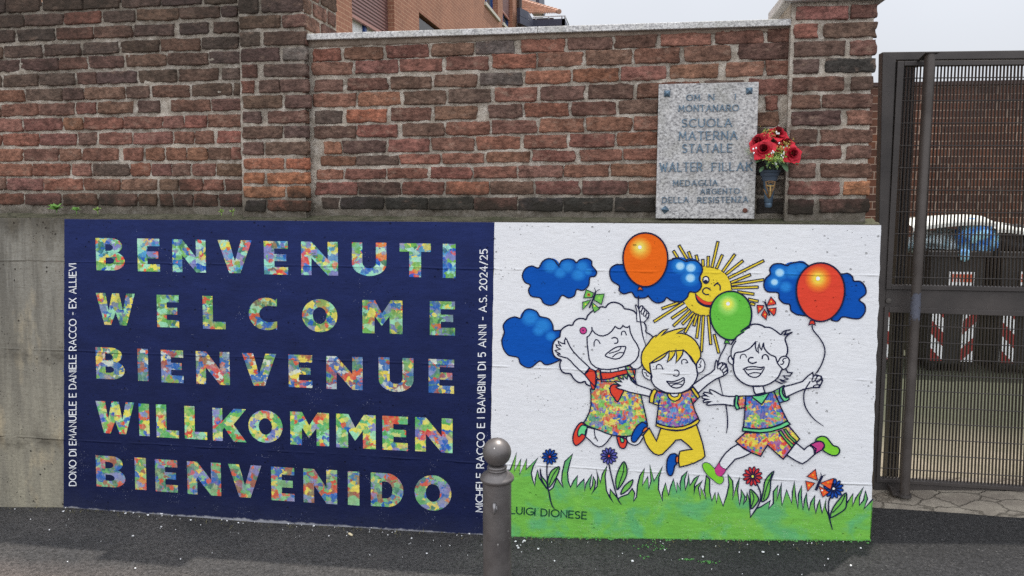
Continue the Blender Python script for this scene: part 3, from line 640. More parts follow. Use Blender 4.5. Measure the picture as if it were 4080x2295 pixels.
g.area('shirt', T_('B2', '680,65 830,105 1050,100 1190,45 1240,110 1295,185 1225,265 1255,370 1310,485 1200,560 1080,605 960,620 850,610 720,580 665,550 685,420 700,290 620,260 640,140'), SHIRT1, 1, False)
g.ln(T_('B2', '722,205 705,250 698,300')); g.ln(T_('B2', '1195,185 1205,225 1228,275'))
g.area('sleeve_cuff', T_('B2', '610,60 640,35 680,65 645,130 620,255 562,240 570,150'), YELLOW, 2, False)
g.area('sleeve_cuff', T_('B2', '1190,28 1225,8 1280,80 1330,155 1295,187 1240,110'), YELLOW, 2, False)
g.area('trousers', T_('B2', '735,635 850,655 970,665 1090,655 1200,612 1278,580 1320,700 1370,860 1400,1000 1408,1060 1370,1100 1250,1160 1130,1200 1020,1225 1005,1140 1010,1050 1025,985 1120,965 1215,955 1150,890 1045,805 965,815 900,890 820,970 760,1030 700,1045 630,1020 560,950 500,850 470,740 510,690 560,630 610,720 670,830 700,740'), YELLOW, 1, False)
g.area('shirt_hem', T_('B2', '670,550 760,590 870,615 970,620 1080,605 1190,560 1295,485 1325,515 1300,560 1200,620 1090,660 970,675 850,660 740,630 660,600'), YELLOW, 2, False)
g.area('shoe', T_('B2', '460,540 510,565 530,605 490,625 460,670 450,710 400,780 350,840 305,840 288,790 310,710 360,620 420,560'), BLUE, 3, True)
g.area('sock', T_('B2', '475,640 520,612 545,640 510,670 470,700 455,680'), FLESHO, 4, False, 4)
g.area('shoe', T_('B2', '890,1030 950,1020 985,1050 965,1070 960,1130 975,1180 945,1210 930,1290 900,1350 860,1350 830,1290 825,1200 835,1110 860,1060'), BLUE, 3, True)
g.area('sock', T_('B2', '970,1065 1005,1055 1002,1160 972,1155 962,1110'), FLESHO, 4, False, 4)
g.area('face', T_('B1', '1115,625 1130,700 1142,780 1120,850 1075,925 1000,1000 900,1045 780,1060 660,1045 560,1000 490,950 450,890 430,810 440,775 425,690 415,605 500,540 700,420 925,400 1040,500'), WHITE, 3, False)
g.area('ear', T_('B1', '320,690 305,740 320,790 360,830 425,852 445,775'), WHITE, 2, True, 3.6); g.area('ear', T_('B1', '1130,600 1160,555 1195,530 1230,550 1255,620 1240,690 1205,730 1145,740'), WHITE, 2, True, 3.4)
g.ln(T_('B1', '335,740 360,750 370,790 400,795'), 3.2); g.ln(T_('B1', '1155,660 1182,660 1190,635 1170,615'), 3.6); g.ln(T_('B1', '1185,600 1198,560'), 2.8)
g.area('hair', T_('B1', '437,778 370,720 320,660 290,590 285,510 300,430 340,360 390,300 430,240 470,200 518,170 505,205 560,145 620,98 695,75 640,130 590,185 680,130 780,95 880,70 965,62 900,105 825,145 900,145 980,165 1050,205 1110,260 1160,340 1190,430 1190,500 1150,570 1115,625 1060,560 1010,480 970,430 925,400 910,470 870,530 810,595 825,500 815,385 790,470 740,540 680,585 705,500 710,410 640,500 570,550 500,580 415,605 420,680'), YELLOW, 5, False)
g.ln(T_('B1', '515,690 520,640 550,617 590,635 615,690'), 3.6); g.ln(T_('B1', '460,695 530,685 640,685'), 1.8); g.ln(T_('B1', '905,610 900,565 930,540 970,550 992,590 960,592'), 3.6); g.ln(T_('B1', '790,705 830,705 860,735 855,780 825,797 775,785'), 4)
g.ln(T_('B1', '675,875 760,880 850,855 930,820 938,890 900,950 840,975 780,970 730,945 695,900'), 4.4, True); g.ln(T_('B1', '700,902 780,902 870,890 930,850'), 3.6); g.ln(T_('B1', '740,945 790,920 860,915 915,930'), 3.6)
g.area('collar', T_('B1', '680,1062 700,1120 750,1165 800,1178 860,1150 895,1100 905,1052 857,1056 840,1100 790,1115 745,1098 725,1062'), YELLOW, 4, False, 4)
g.area('neck', T_('B1', '728,1062 745,1095 790,1113 838,1098 855,1058'), WHITE, 4, False, 0)
g.done()
g = Fig('painted_child', 22, 'boy in multicoloured jersey and shorts with uncoloured hair')
g.area('arm', T_('C1', '575,1180 470,1180 370,1165 280,1115 220,1085 185,1075 180,1105 225,1150 160,1125 100,1115 85,1140 130,1165 170,1185 100,1165 60,1180 70,1205 120,1220 175,1225 100,1235 80,1250 95,1275 150,1260 210,1255 145,1285 135,1305 155,1315 250,1305 400,1300 560,1328'), WHITE, 0, False)
g.area('arm', T_('C3', '460,310 600,275 750,230 830,150 910,90 915,150 960,128 1040,150 1058,215 1010,320 920,318 760,350 640,400 500,468'), WHITE, 0, False)
for x, y, rx, ry, ro in ((935,180,26,58,30),(995,188,34,52,35),(1012,238,36,44,50),(965,300,46,20,-5)): g.ring(ell('C3', x, y, rx, ry, ro, 18), 3.6)
g.area('leg', T_('C2', '760,800 660,860 580,930 520,1010 480,1080 490,1150 580,1190 660,1100 720,1030 850,990 970,930'), WHITE, 0, False)
g.area('leg', T_('C3', '655,1160 780,1265 830,1215 880,1195 960,1250 941,1332 831,1432 751,1482 631,1422 515,1345'), WHITE, 0, False)
g.area('shorts', T_('C2', '880,620 1100,630 1260,610 1430,560 1537,520 1702,719 1582,859 1452,1029 1340,930 1215,815 1140,930 1110,985 960,925 850,870 730,755 800,690'), SHORTS, 1, False)
g.area('stripe', T_('C3', '385,985 430,975 500,1080 622,1195 590,1237 480,1110'), LEAF, 2, False, 4); g.area('stripe', T_('C3', '465,960 500,950 570,1050 657,1130 640,1165 540,1070'), LEAF, 2, False, 4)
g.area('jersey', T_('C2', '885,70 960,65 1100,60 1240,15 1310,0 1360,100 1420,250 1515,440 1400,510 1250,555 1100,568 960,562 845,545 865,350 875,200'), SHIRT2, 1, False)
g.area('sleeve', T_('C2', '770,72 885,65 870,245 790,255 755,180'), SHIRT2, 1, False); g.area('sleeve', T_('C3', '320,375 410,325 400,400 430,480 470,530 405,558 360,480'), SHIRT2, 2, False)
g.area('sleeve_cuff', T_('C2', '735,60 782,72 757,160 788,258 745,277 705,200 705,130'), MINT, 2, False); g.area('sleeve_cuff', T_('C3', '410,325 470,290 490,302 450,330 445,390 470,450 510,480 545,455 552,500 510,527 470,532 425,470 402,400'), MINT, 3, False)
g.area('neck', T_('C1', '840,1020 990,1020 1022,1122 880,1150 855,1100'), WHITE, 2, False); g.area('collar', T_('C2', '965,70 1060,50 1240,15 1190,100 1125,195 1040,130'), MINT, 3, False)
g.area('jersey_hem', T_('C2', '840,540 960,565 1100,572 1250,550 1400,500 1515,450 1560,495 1430,560 1260,610 1100,625 950,610 830,600'), MINT, 3, False)
g.area('shoe', T_('C2', '260,1085 320,1095 380,1150 410,1190 425,1250 470,1290 530,1300 540,1350 510,1395 460,1395 390,1340 310,1270 250,1190 230,1120'), SHGREEN, 9, True)
g.area('sock', T_('C2', '480,1080 490,1130 530,1165 580,1190 550,1240 510,1285 470,1290 430,1250 405,1190 440,1140'), PINK, 10, False)
g.area('shoe', T_('C3', '955,1130 980,1085 1050,1060 1120,1080 1170,1140 1220,1200 1290,1225 1320,1280 1290,1340 1220,1355 1130,1320 1060,1265 1085,1210 1070,1160 1020,1135'), SHGREEN, 3, True)
g.area('sock', T_('C3', '870,1195 950,1150 1030,1140 1080,1180 1080,1240 1020,1285 940,1325 930,1270 900,1225'), PINK, 4, True)
g.area('head', T_('C1', '545,640 515,590 508,500 530,420 580,340 600,270 700,200 800,125 870,82 950,92 1020,125 1100,135 1180,180 1260,240 1330,290 1330,330 1360,420 1365,500 1345,575 1285,760 1260,810 1220,890 1140,960 1030,1010 900,1028 780,1015 680,970 600,900 560,830 540,730'), WHITE, 4, False, 0)
g.area('ear', T_('C1', '500,565 465,600 475,660 535,700 548,640'), WHITE, 3, True, 3.8); g.area('ear', T_('C1', '1215,675 1230,640 1260,590 1310,570 1350,575 1385,610 1390,660 1365,730 1320,765 1285,760'), WHITE, 5, True, 4.6)
g.ln(T_('C1', '510,390 545,335 600,268 700,200'), 5); g.ln(T_('C1', '580,340 530,420 508,500 515,590 545,640'), 4); g.ln(T_('C1', '720,158 790,135'), 4); g.ln(T_('C1', '660,190 730,140 800,95 870,82 950,92 1015,122'), 5.4); g.ln(T_('C1', '1010,128 1100,135 1180,180 1262,240 1295,200 1345,178 1405,170'), 5); g.ln(T_('C1', '1345,180 1335,215 1318,245 1430,208 1380,240 1335,290 1330,330 1360,420 1365,500 1345,562'), 5)
g.ln(T_('C1', '545,640 570,525 680,500 780,455 840,400 880,350'), 5); g.ln(T_('C1', '880,350 875,420 890,480 925,520 915,450 935,370 945,440 970,470 1000,370'), 4.6, False, False); g.ln(T_('C1', '1000,370 1010,440 1050,500 1110,550 1180,580 1200,640 1215,675'), 4.8)
g.ln(T_('C1', '545,640 540,730 560,830 600,900 680,970 780,1015 900,1028 1030,1010 1140,960 1220,890 1260,810 1285,760'), 5)
g.ln(T_('C1', '1345,600 1310,605 1290,640 1310,655 1290,690 1260,690'), 4); g.ln(T_('C1', '645,605 655,560 690,537 725,550 740,585'), 3.4); g.ln(T_('C1', '980,605 990,560 1030,543 1065,570 1078,620'), 4.6); g.ln(T_('C1', '840,590 800,590 770,620 780,655 830,678 890,660'), 4.8)
g.ln(T_('C1', '690,768 760,735 850,727 950,740 1010,735 990,790 950,850 900,885 840,888 780,865 730,810 705,765'), 4.4); g.ln(T_('C1', '735,745 750,775 850,765 960,770 985,740'), 4); g.ln(T_('C1', '770,845 830,822 900,820 960,830'), 3.8)
g.ln(T_('C1', '1340,765 1370,815 1435,820 1400,870 1300,865 1330,900 1380,915 1300,940 1240,915 1280,950 1350,960 1270,985 1190,945'), 4.6, False, False)
g.done()
# ---- grass, flowers
top = (T_('F1', '-260,400 -200,250 -150,420 -100,230 -50,400 50,390 145,130 110,415 210,225 190,465 300,220 290,385 470,205 400,330 370,430 385,530 425,635 430,530 465,395 490,510 540,590 610,680 650,700 700,660 760,515 800,580 855,660 830,560 840,430 880,260 995,150 950,300 920,430 930,560 965,655 1010,560 1070,480 1060,655 1110,590 1170,530 1180,710 1200,600 1290,455 1260,600 1265,690 1300,620 1310,490 1345,570 1330,680 1285,760 1370,640 1380,500 1360,390 1420,585 1450,450 1520,330 1490,480 1510,700 1560,810 1615,885')
  + T_('F2', '115,790 120,685 180,760 240,830 280,800 390,760 455,675 490,740 475,870 520,800 535,620 570,480 640,370 605,635 690,490 705,680 740,560 720,310 785,560 915,335 860,500 850,680 915,860 910,750 960,590 1005,775 1040,640 1080,530 1130,735 1135,580 1190,700 1180,600 1210,490 1290,410 1250,540 1260,700 1300,580 1310,450 1330,630 1400,520 1470,475 1400,620 1390,770 1410,650 1520,555 1460,660 1490,840 1495,650 1580,845 1550,700 1580,480 1630,530 1630,720 1665,860')
  + T_('F3', '265,735 285,900 310,735 385,940 440,780 475,620 460,460 530,560 540,700 530,840 600,600 640,500 605,700 635,930 660,800 660,690 720,800 690,920 740,840 750,735 785,850 800,1110 890,980 960,950 1100,860 1075,985 1150,900 1150,720 1220,625 1200,855 1240,720 1275,585 1265,760 1280,935 1350,695 1430,900 1440,720 1470,570 1490,800 1525,985 1530,760 1580,630 1575,800 1600,1005 1655,740')
  + T_('F4', '380,1005 400,850 435,740 440,880 470,1010 500,880 560,780 550,920 575,1050 600,930 635,845 650,960 670,1055 730,830 720,960 785,1140 800,1110 930,1050 1020,980 1045,900 1140,750 1130,945 1180,820 1300,650 1240,800 1235,930 1300,850 1330,710 1360,830 1305,985 1400,880 1440,835'))
k0 = 3
m = MB(); q = [uv2(p, k0) for p in top]
q = [(max(a, xb1+.004), c) for a, c in q]
fill(m, [q + [(1.2175, q[-1][1]), (1.2185, -.33), (xb1+.004, -.33)]], k0, True)
gr = m.build('painted_grass', grass_paint(), wall); gr['label'] = 'band of green painted grass along the foot of the mural'
m = MB(); stroke(m, top, k0+1, 4.6, False, False); m.build('outline', INK, gr)
def flower(t, cx, cy, r, n, mat, eye, stem, leaves, label, k=8, half=None):
    g = Fig('painted_flower', k, label)
    for s, vein in leaves:
        g.area('leaf', T_(t, s), LEAF, 0, True, 4.4)
        if vein: g.ln(T_(t, vein), 3.4)
    g.ln(T_(t, stem), 5, taper=(0, .4))
    for i in range(n):
        a = 360*i/n+10; c, s = math.cos(R(a)), math.sin(R(a))
        g.area('petal', ell(t, cx+c*r*.62, cy+s*r*.62, r*.40, r*.17, a, 14), mat, 1+(i % 3)*.2, False, 3.0)
    g.area('flower_eye', ell(t, cx, cy, r*.17, r*.17, 0, 12), eye, 3, False, 2.4)
    g.done()
flower('F1', 650, 190, 118, 11, DKBLUE, RED, '610,300 605,420 615,560 625,680 640,740 660,850 690,940 715,975', [('625,640 625,520 680,400 790,340 785,420 740,520 660,640', '775,365 700,470 640,620'), ('505,375 525,480 600,580 612,670 560,600 515,500', None)], 'blue daisy painted nearest the bollard')
flower('F2', 100, 178, 128, 12, VIOLET, RED, '100,300 130,450 180,650 235,830 285,910', [('225,690 205,600 210,500 260,360 330,265 375,370 360,490 290,620', '328,290 318,420 270,560 235,680'), ('280,760 330,640 460,540 440,630 370,710', None)], 'violet daisy painted under the girl')
flower('F3', 835, 488, 146, 12, DKRED, LEMON, '905,610 950,720 955,830 920,930 870,1010 800,1110', [('795,690 870,740 925,830 880,920 810,980 800,850', '820,720 855,820 810,960'), ('1155,410 1110,560 1100,700 1060,820 970,870 1000,700 1030,540', '1130,450 1050,650 1000,840')], 'red daisy painted under the running boy')
flower('F4', 845, 675, 150, 12, DKBLUE, CHALK, '800,800 770,880 770,1030 785,1140 825,1290', [('1035,740 1040,900 1020,980 930,1050 800,1110 830,980 920,850', '1020,770 960,900 830,1040')], 'blue daisy painted at the right corner with a butterfly')
butterfly('F4', ['570,380 600,550 440,490', '850,515 800,690 640,590', '420,560 560,590 450,715', '620,630 780,730 680,805'], ['668,490 625,580 580,690', '660,490 650,435', '670,490 720,465'], paint('butterfly_orange', (226, 88, 44)), [(530,470,24,GLOW2),(545,520,18,GLOW2),(470,625,20,GLOW),(760,585,26,GLOW2),(690,610,16,GLOW2),(670,700,22,CHALK),(710,735,18,GLOW2)], 'large orange butterfly painted at the right corner', 20, 9)

# ------------------------------------------------------------------ old brickwork
def brick_mat(name, soot):
    m = Mat(name, .92, 0, .2); x, y, z = m.xyz()
    at = N(m.t, 'ShaderNodeAttribute', attribute_name='brick_col'); c = at.outputs['Color']
    c = m.mix(1.0, c, m.rng(m.noise(12, 7, .72), .3, .7, .55, 1.42), 'MULTIPLY'); c = m.mix(1.0, c, m.rng(m.noise(1.0, 6, .75, m.map((30, 30, 48))), .34, .66, .42, 1.5), 'MULTIPLY')
    c = m.mix(m.rng(m.noise(9, 5, .7, m.map((1, 1, 1.5), loc=(4, 0, 2))), .52, .70, 0, .5), c, A(66, 50, 45))          # fired-black patches
    c = m.mix(m.rng(m.noise(1.0, 7, .75, m.map((12, 12, 22), loc=(1, 0, 7))), .555, .68, 0, .62), c, A(146, 122, 106))    # lime bloom
    c = m.mix(m.rng(m.noise(95, 4, .7), .60, .78, 0, .55), c, A(46, 34, 32))
    g = soil(m, z, x, soot); c = m.mix(g, c, A(44, 41, 35))
    h = m.math('ADD', m.noise(70, 7, .72), m.math('MULTIPLY', m.noise(1.0, 5, .7, m.map((22, 22, 55))), .9))
    m.bump(h, .011, 1.0); return m.color(c)
def soil(m, z, x, soot):
    """grime with its own outline: damp band on the ledge, soot bloom high on the left wall"""
    nn = m.noise(5.5, 6, .68)
    d = m.rng(m.math('ADD', z, m.math('MULTIPLY', m.math('SUBTRACT', nn, .5), -.42)), 1.72, 1.56, 0, .9)
    if soot:
        s = m.math('MULTIPLY', m.rng(m.math('ADD', z, m.math('MULTIPLY', m.math('SUBTRACT', m.noise(2.2, 5, .6), .5), 1.1)), 2.05, 2.75, 0, .62), m.rng(x, -1.75, -2.0))
        d = m.math('MAXIMUM', d, s)
    return m.math('MINIMUM', d, .9)
def mortar_mat(name, soot):
    m = Mat(name, .97, 0, .15); x, y, z = m.xyz()
    c = m.mix(m.rng(m.noise(5, 6, .65), .4, .66), A(180, 169, 154), A(122, 112, 100))
    c = m.mix(m.rng(m.noise(24, 6, .7), .45, .68, 0, .8), c, A(204, 196, 184))
    c = m.mix(m.rng(m.noise(55, 5, .7), .56, .76, 0, .8), c, A(72, 64, 57))
    c = m.mix(m.math('MULTIPLY', soil(m, z, x, soot), .8), c, A(58, 54, 45))
    c = m.mix(m.rng(m.noise(1.0, 7, .8, m.map((16, 16, 30), loc=(5, 0, 3))), .56, .70, 0, .6), c, A(88, 76, 66))
    m.bump(m.noise(60, 7, .75), .018, 1.0); return m.color(c)
BRL, BRM = brick_mat('old_brick_sooty', True), brick_mat('old_brick', False)
MOL, MOM = mortar_mat('lime_mortar_sooty', True), mortar_mat('lime_mortar', False)
rb = random.Random(11)
class Bricks:
    def __init__(s): s.v = []; s.f = []; s.c = []
    def face(s, x0, x1, z0, z1, Y, col, prot=.011, orient='front', xfix=0, ir=1.0):
        """one weathered brick whose front lies prot proud of the mortar"""
        if orient == 'front': x0 -= .0018; x1 += .0018; z0 -= .0017; z1 += .0017
        gn = max(4, int((x1-x0)/.019)); GA = [-1, -.965]+[-.90+1.80*i/gn for i in range(gn+1)]+[.965, 1]; GC = [-1, -.90]+[-.74+1.48*i/5 for i in range(6)]+[.90, 1]; nx = len(GA)-1; nz_ = len(GC)-1; base = len(s.v); sd = rb.random()*90
        w_, h_ = x1-x0, z1-z0; tx, tz = rb.uniform(-.0035, .0035), rb.uniform(-.0035, .0035); skew = rb.uniform(-.012, .012)
        cut = rb.random()
        def put(x, d, z):
            return Vector((x, Y - d + TILT*z, z)) if orient == 'front' else Vector((xfix + d, x + TILT*z, z))
        for j in range(nz_+1):
            for i in range(nx+1):
                a = GA[i]; c = GC[j]
                qx, qz = a, c
                k = 1 - .02*(abs(a)**10)*(abs(c)**6)
                px = (x0+x1)/2 + qx*k*w_/2; pz = (z0+z1)/2 + qz*(1-.07*abs(a)**14)*h_/2 + skew*qx*w_/2
                n1 = noise.noise_vector(Vector((px*17+sd, pz*23, sd))); n2 = noise.noise_vector(Vector((px*55+sd, pz*60, 3)))
                e = max(abs(a)**3, abs(c)**3)
                px += (n1.x*.009 + n2.x*.006)*e*ir; pz += (n1.y*.0065 + n2.y*.0055)*e*ir
                ed = min((1-abs(a))*w_/2, (1-abs(c))*h_/2)
                d = prot*min(1, (ed/.0045)**.5 if ed > 0 else 0)*1.0 + n1.z*.0030*ir + n2.z*.0022 + tx*a + tz*c
                if i in (0, nx) or j in (0, nz_): d = -.012
                s.v.append(put(px, d, pz)); s.c.append(col)
        for j in range(nz_):
            for i in range(nx):
                q = (base+j*(nx+1)+i, base+j*(nx+1)+i+1, base+(j+1)*(nx+1)+i+1, base+(j+1)*(nx+1)+i)
                s.f.append(q)
    def build(s, name, mat, parent): return mesh(name, s.v, s.f, parent, mat, True, col=s.c)
def shade(kind):
    k = rb.uniform(.80, 1.2)
    base = {'dark': (90, 65, 55), 'plum': (86, 66, 57), 'brown': (108, 74, 59), 'red': (119, 75, 60), 'rust': (126, 80, 58), 'orange': (158, 98, 66), 'black': (56, 50, 48), 'grey': (98, 88, 82), 'brick': (126, 78, 60)}[kind]
    c = A(*base); j = [rb.uniform(.93, 1.07) for _ in range(3)]
    g_ = sum(c)/3; return tuple(min(.8, (c[i]*.90+g_*.10)*(.90, .88, .83)[i]*k*j[i]) for i in range(3))
def rows(B, ox, oy, s, data, Y, pick, xmin=None, xmax=None, ir=1.0, prot=.011):
    """each course: (uL, topL, botL, uR, topR, botR, 'x0-x1 x0-x1 ...') in an enlarged tile of the photo"""
    for ri, (uL, tL, bL, uR, tR, bR, xs) in enumerate(data):
        for bi, e in enumerate(xs.split()):
            kind = None
            if ':' in e: e, kind = e.split(':')
            a, c = (float(q) for q in e.split('/'))
            t = ((a+c)/2-uL)/(uR-uL); vt = tL+(tR-tL)*t; vb = bL+(bR-bL)*t
            um = ox+(a+c)/2*s
            p = onY(um, oy+vt*s, Y); q = onY(um, oy+vb*s, Y)
            x0 = onY(ox+a*s, oy+(vt+vb)/2*s, Y).x; x1 = onY(ox+c*s, oy+(vt+vb)/2*s, Y).x
            B.face(x0, x1, q.z, p.z, Y, shade(kind or pick(ri, bi)), prot, ir=ir)
def mortar(name, x0, x1, z0, z1, Y, mat, parent, amp=.008, deep=.3, seed=0, right=False, left=False):
    V = []; Fc = []; st = .013; nx = int((x1-x0)/st)+1; nz_ = int((z1-z0)/st)+1
    for j in range(nz_+1):
        for i in range(nx+1):
            x = x0+(x1-x0)*i/nx; z = z0+(z1-z0)*j/nz_
            d = amp*(1.3*noise.noise(Vector((x*7+seed, z*11, 2))) + .8*noise.noise(Vector((x*26, z*30, seed))) + .4*noise.noise(Vector((x*60, z*60, seed)))) + .0002
            V.append(Vector((x, Y - d + TILT*z, z)))
    for j in range(nz_):
        for i in range(nx): Fc.append((j*(nx+1)+i, j*(nx+1)+i+1, (j+1)*(nx+1)+i+1, (j+1)*(nx+1)+i))
    o = mesh(name, V, Fc, parent, mat, True)
    return o
def core(name, x0, x1, z0, z1, Y0, Y1, mat, parent):
    b = MB(); b.hexa([lean(x0, Y0, z0), lean(x1, Y0, z0), lean(x1, Y1, z0), lean(x0, Y1, z0), lean(x0, Y0, z1), lean(x1, Y0, z1), lean(x1, Y1, z1), lean(x0, Y1, z1)])
    return b.build(name, mat, parent)
def granite(name, sc=140, kk=1.0):
    m = Mat(name, .55, 0, .4)
    c = m.ramp(m.noise(sc, 4, .75, m.map((1, 1, 1.3), (0, .4, 0))), [(.34, A(96, 95, 98)), (.46, A(160, 158, 156)), (.56, A(192, 190, 186)), (.70, A(226, 224, 220))])
    c = m.mix(m.rng(m.voro(sc*.55), .10, .02), c, A(70, 68, 70))
    c = m.mix(m.rng(m.noise(sc*.3, 5, .7), .56, .66, 0, .55), c, A(205, 202, 196))
    c = m.mix(m.rng(m.noise(6, 5, .6), .48, .75, 0, .45), c, A(120, 118, 100))
    m.bump(m.noise(sc*1.5, 4), .0015, .6); return m.color(m.mix(1.0, c, kk, 'MULTIPLY'))
GRAN = granite('granite_coping', 110)
YL, YM, YP, YR = .135, .12, .072, .066
# tall left wall ------------------------------------------------------------
S1 = .6211
tall = empty('brick_wall', (-3.5, .4, 1.5), 'tall sooty brick wall at left, its top running out above the photo', 'wall')
B = Bricks()
LW = [(0,-105,-20,1525,-170,-90,'-40/120 130/370 385/620 640/880 895/1140 1150/1400 1410/1522'),
 (0,-5,85,1525,-70,22,'-150/40 45/258 280/530 540/772 785/1035 1040/1300 1310/1525'),
 (0,100,180,1525,35,108,'-100/160 165/410 415/650:rust 670/870 885/1150 1155/1415 1425/1525'),
 (0,195,275,1530,135,208,'-150/100 120/355 365/600 610/855 865/1120 1155/1338 1372/1530'),
 (0,298,375,1530,232,312,'-180/20 35/275 285/520 535/768 785/1027 1037/1287 1300/1535'),
 (0,385,463,1545,325,405,'-110/130 140/380 385/565:red 577/803 817/1067 1080/1340 1345/1545'),
 (0,482,560,1545,432,512,'-220/15 25/250 260/485 500/620 632/882 895/1137 1150/1407 1427/1548'),
 (0,578,655,1545,532,612,'-80/160:rust 172/400 410/537 550/802 812/965 980/1222:brown 1237/1490 1502/1548'),
 (0,670,750,1550,630,708,'-225/5 15/245 255/482 495/620:brick 630/862 888/1022 1100/1352 1365/1552'),
 (0,765,845,1550,732,815,'-80/150 160/400 415/532:rust 542/790 800/1047:brick 1055/1182 1190/1327:brick 1337/1553'),
 (0,860,938,1555,838,918,'-220/14 25/252 262/497 510/627 640/852 860/1107 1120/1242:brick 1254/1376 1400/1557:brick'),
 (0,955,1035,1550,944,1026,'-70/147 158/382 390/520 530/762 792/920:red 935/1062:rust 1070/1197:rust 1208/1332:rust 1344/1482 1490/1552'),
 (0,1050,1128,1550,1048,1130,'-70/205:rust 215/452:rust 465/587 600/832:plum 845/967:rust 975/1100 1110/1230 1243/1387 1395/1555'),
 (0,1143,1220,1560,1150,1222,'-190/44 52/280 290/532 540/772 785/1012 1025/1147 1160/1297 1309/1437:rust 1448/1562'),
 (0,1240,1312,1560,1244,1328,'-230/-5 2/160 167/390 410/627 640/882 892/1010 1030/1112 1120/1237 1245/1400 1412/1562')]
LK = lambda ri, bi: rb.choice(['dark','dark','plum','brown'] if ri < 8 else ['brown','brown','dark','red'] if ri < 9 else ['brown','red','brick','red','brown'])
rows(B, 0, 0, S1, LW, YL, LK)
for (uL, tL, bL, uR, tR, bR, xs) in LW:              # the same courses run on past the edge of the photo
    a = float(xs.split()[0].split('/')[0].split(':')[0]); t = (a-uL)/(uR-uL)
    q, p = onY(a*S1, (bL+(bR-bL)*t)*S1, YL), onY(a*S1, (tL+(tR-tL)*t)*S1, YL); x = q.x - .012
    while x > -8.2:
        L_ = rb.choice((.245, .245, .25, .12)); B.face(x-L_, x, q.z, p.z, YL, shade(rb.choice(['brown', 'dark', 'red', 'plum']))); x -= L_+.014
bo = B.build('brick_face', BRL, tall)
mortar('mortar', -8.5, -2.20, 1.50, 2.745, YL, MOL, tall, .0085)
core('wall_core', -60, -2.20, 1.45, 2.745, YL+.02, YL+.38, MOL, tall)
cp = MB(); cp.hexa([lean(x, y, z) for z in (2.746, 2.78) for x, y in ((-60, YL+.05), (-2.21, YL+.05), (-2.21, YL+.37), (-60, YL+.37))])
bevel(cp.build('coping', GRAN, tall), .004)
# left pillar -----------------------------------------------------------------
pil = empty('brick_pillar', (-2, .35, 1.5), 'brick pillar with a bright orange repaired foot at left of the coping', 'pillar')
B = Bricks()
PL = [(1525,-110,-22,1945,-130,-40,'1528/1740 1760/1950'),(1530,-10,92,1945,-25,76,'1530/1655 1680/1945'),(1535,105,190,1960,90,172,'1537/1800 1815/1958'),(1545,208,300,1965,198,288,'1545/1670 1695/1964'),
 (1550,310,400,1975,305,388,'1550/1795 1815/1970:grey'),(1555,418,502,1975,405,490,'1555/1650 1695/1972'),(1555,518,602,1985,505,588,'1555/1630:brick 1665/1797 1803/1982'),(1562,614,695,2000,606,696,'1562/1815 1833/1992'),
 (1560,715,792,1965,708,788,'1560/1677 1717/1968'),(1560,810,892,1985,808,885,'1560/1815 1827/1982'),(1565,910,992,1985,908,995,'1565/1690:dark 1705/1980'),
 (1568,1015,1087,1988,1015,1084,'1568/1826:orange 1842/1984:orange'),(1568,1105,1177,1990,1107,1180,'1568/1697:orange 1712/1986:orange'),(1570,1195,1267,1990,1195,1270,'1570/1832:orange 1848/1986:orange'),(1573,1284,1358,1990,1284,1352,'1575/1706:black 1719/1988:orange')]
rows(B, 0, 0, S1, PL, YP, lambda ri, bi: rb.choice(['dark','dark','brown','plum']), ir=.9)
PX0, PX1 = -2.205, -1.822
# returns and the deep end face above the coping
zrow = [onY(1700*S1, (t+b_)/2*S1, YP).z for (_, t, b_, _, _, _, _) in PL]
for i, z in enumerate(zrow):
    h = (zrow[max(i-1, 0)]-zrow[min(i+1, len(zrow)-1)])/(2 if 0 < i < len(zrow)-1 else 1)*.86
    kind = 'orange' if i >= 11 else rb.choice(['dark','brown','plum'])
    if z < 2.50: B.face(YP-.004, YP+.052, z-h/2, z+h/2, 0, shade(kind), .007, 'side', PX1, .5)
    else:
        ee = [YP-.004, YP+.09, YP+.115, YP+.30, YP+.33, YP+.46] if i % 2 else [YP-.004, YP+.20, YP+.23, YP+.46]
        for a, c in zip(ee[::2], ee[1::2]): B.face(a, c, z-h/2, z+h/2, 0, shade(rb.choice(['dark','brown','brown'])), .010, 'side', PX1)
for z in (2.575, 2.68, 2.775):
    pass
B.build('brick_face', BRL, pil)
mortar('mortar', PX0, PX1, 1.49, 2.86, YP, MOL, pil, .007, seed=3)
core('pillar_core', PX0, PX1, 1.45, 2.86, YP+.012, YP+.47, MOL, pil)
cp = MB(); cp.hexa([lean(x, YP-.03 if k < 2 else YP+.50, z) for z in (2.862, 2.90) for x, k in ((PX0-.05, 0), (PX1+.05, 1), (PX1+.05, 2), (PX0-.05, 3))])
bevel(cp.build('cap_slab', GRAN, pil), .004)
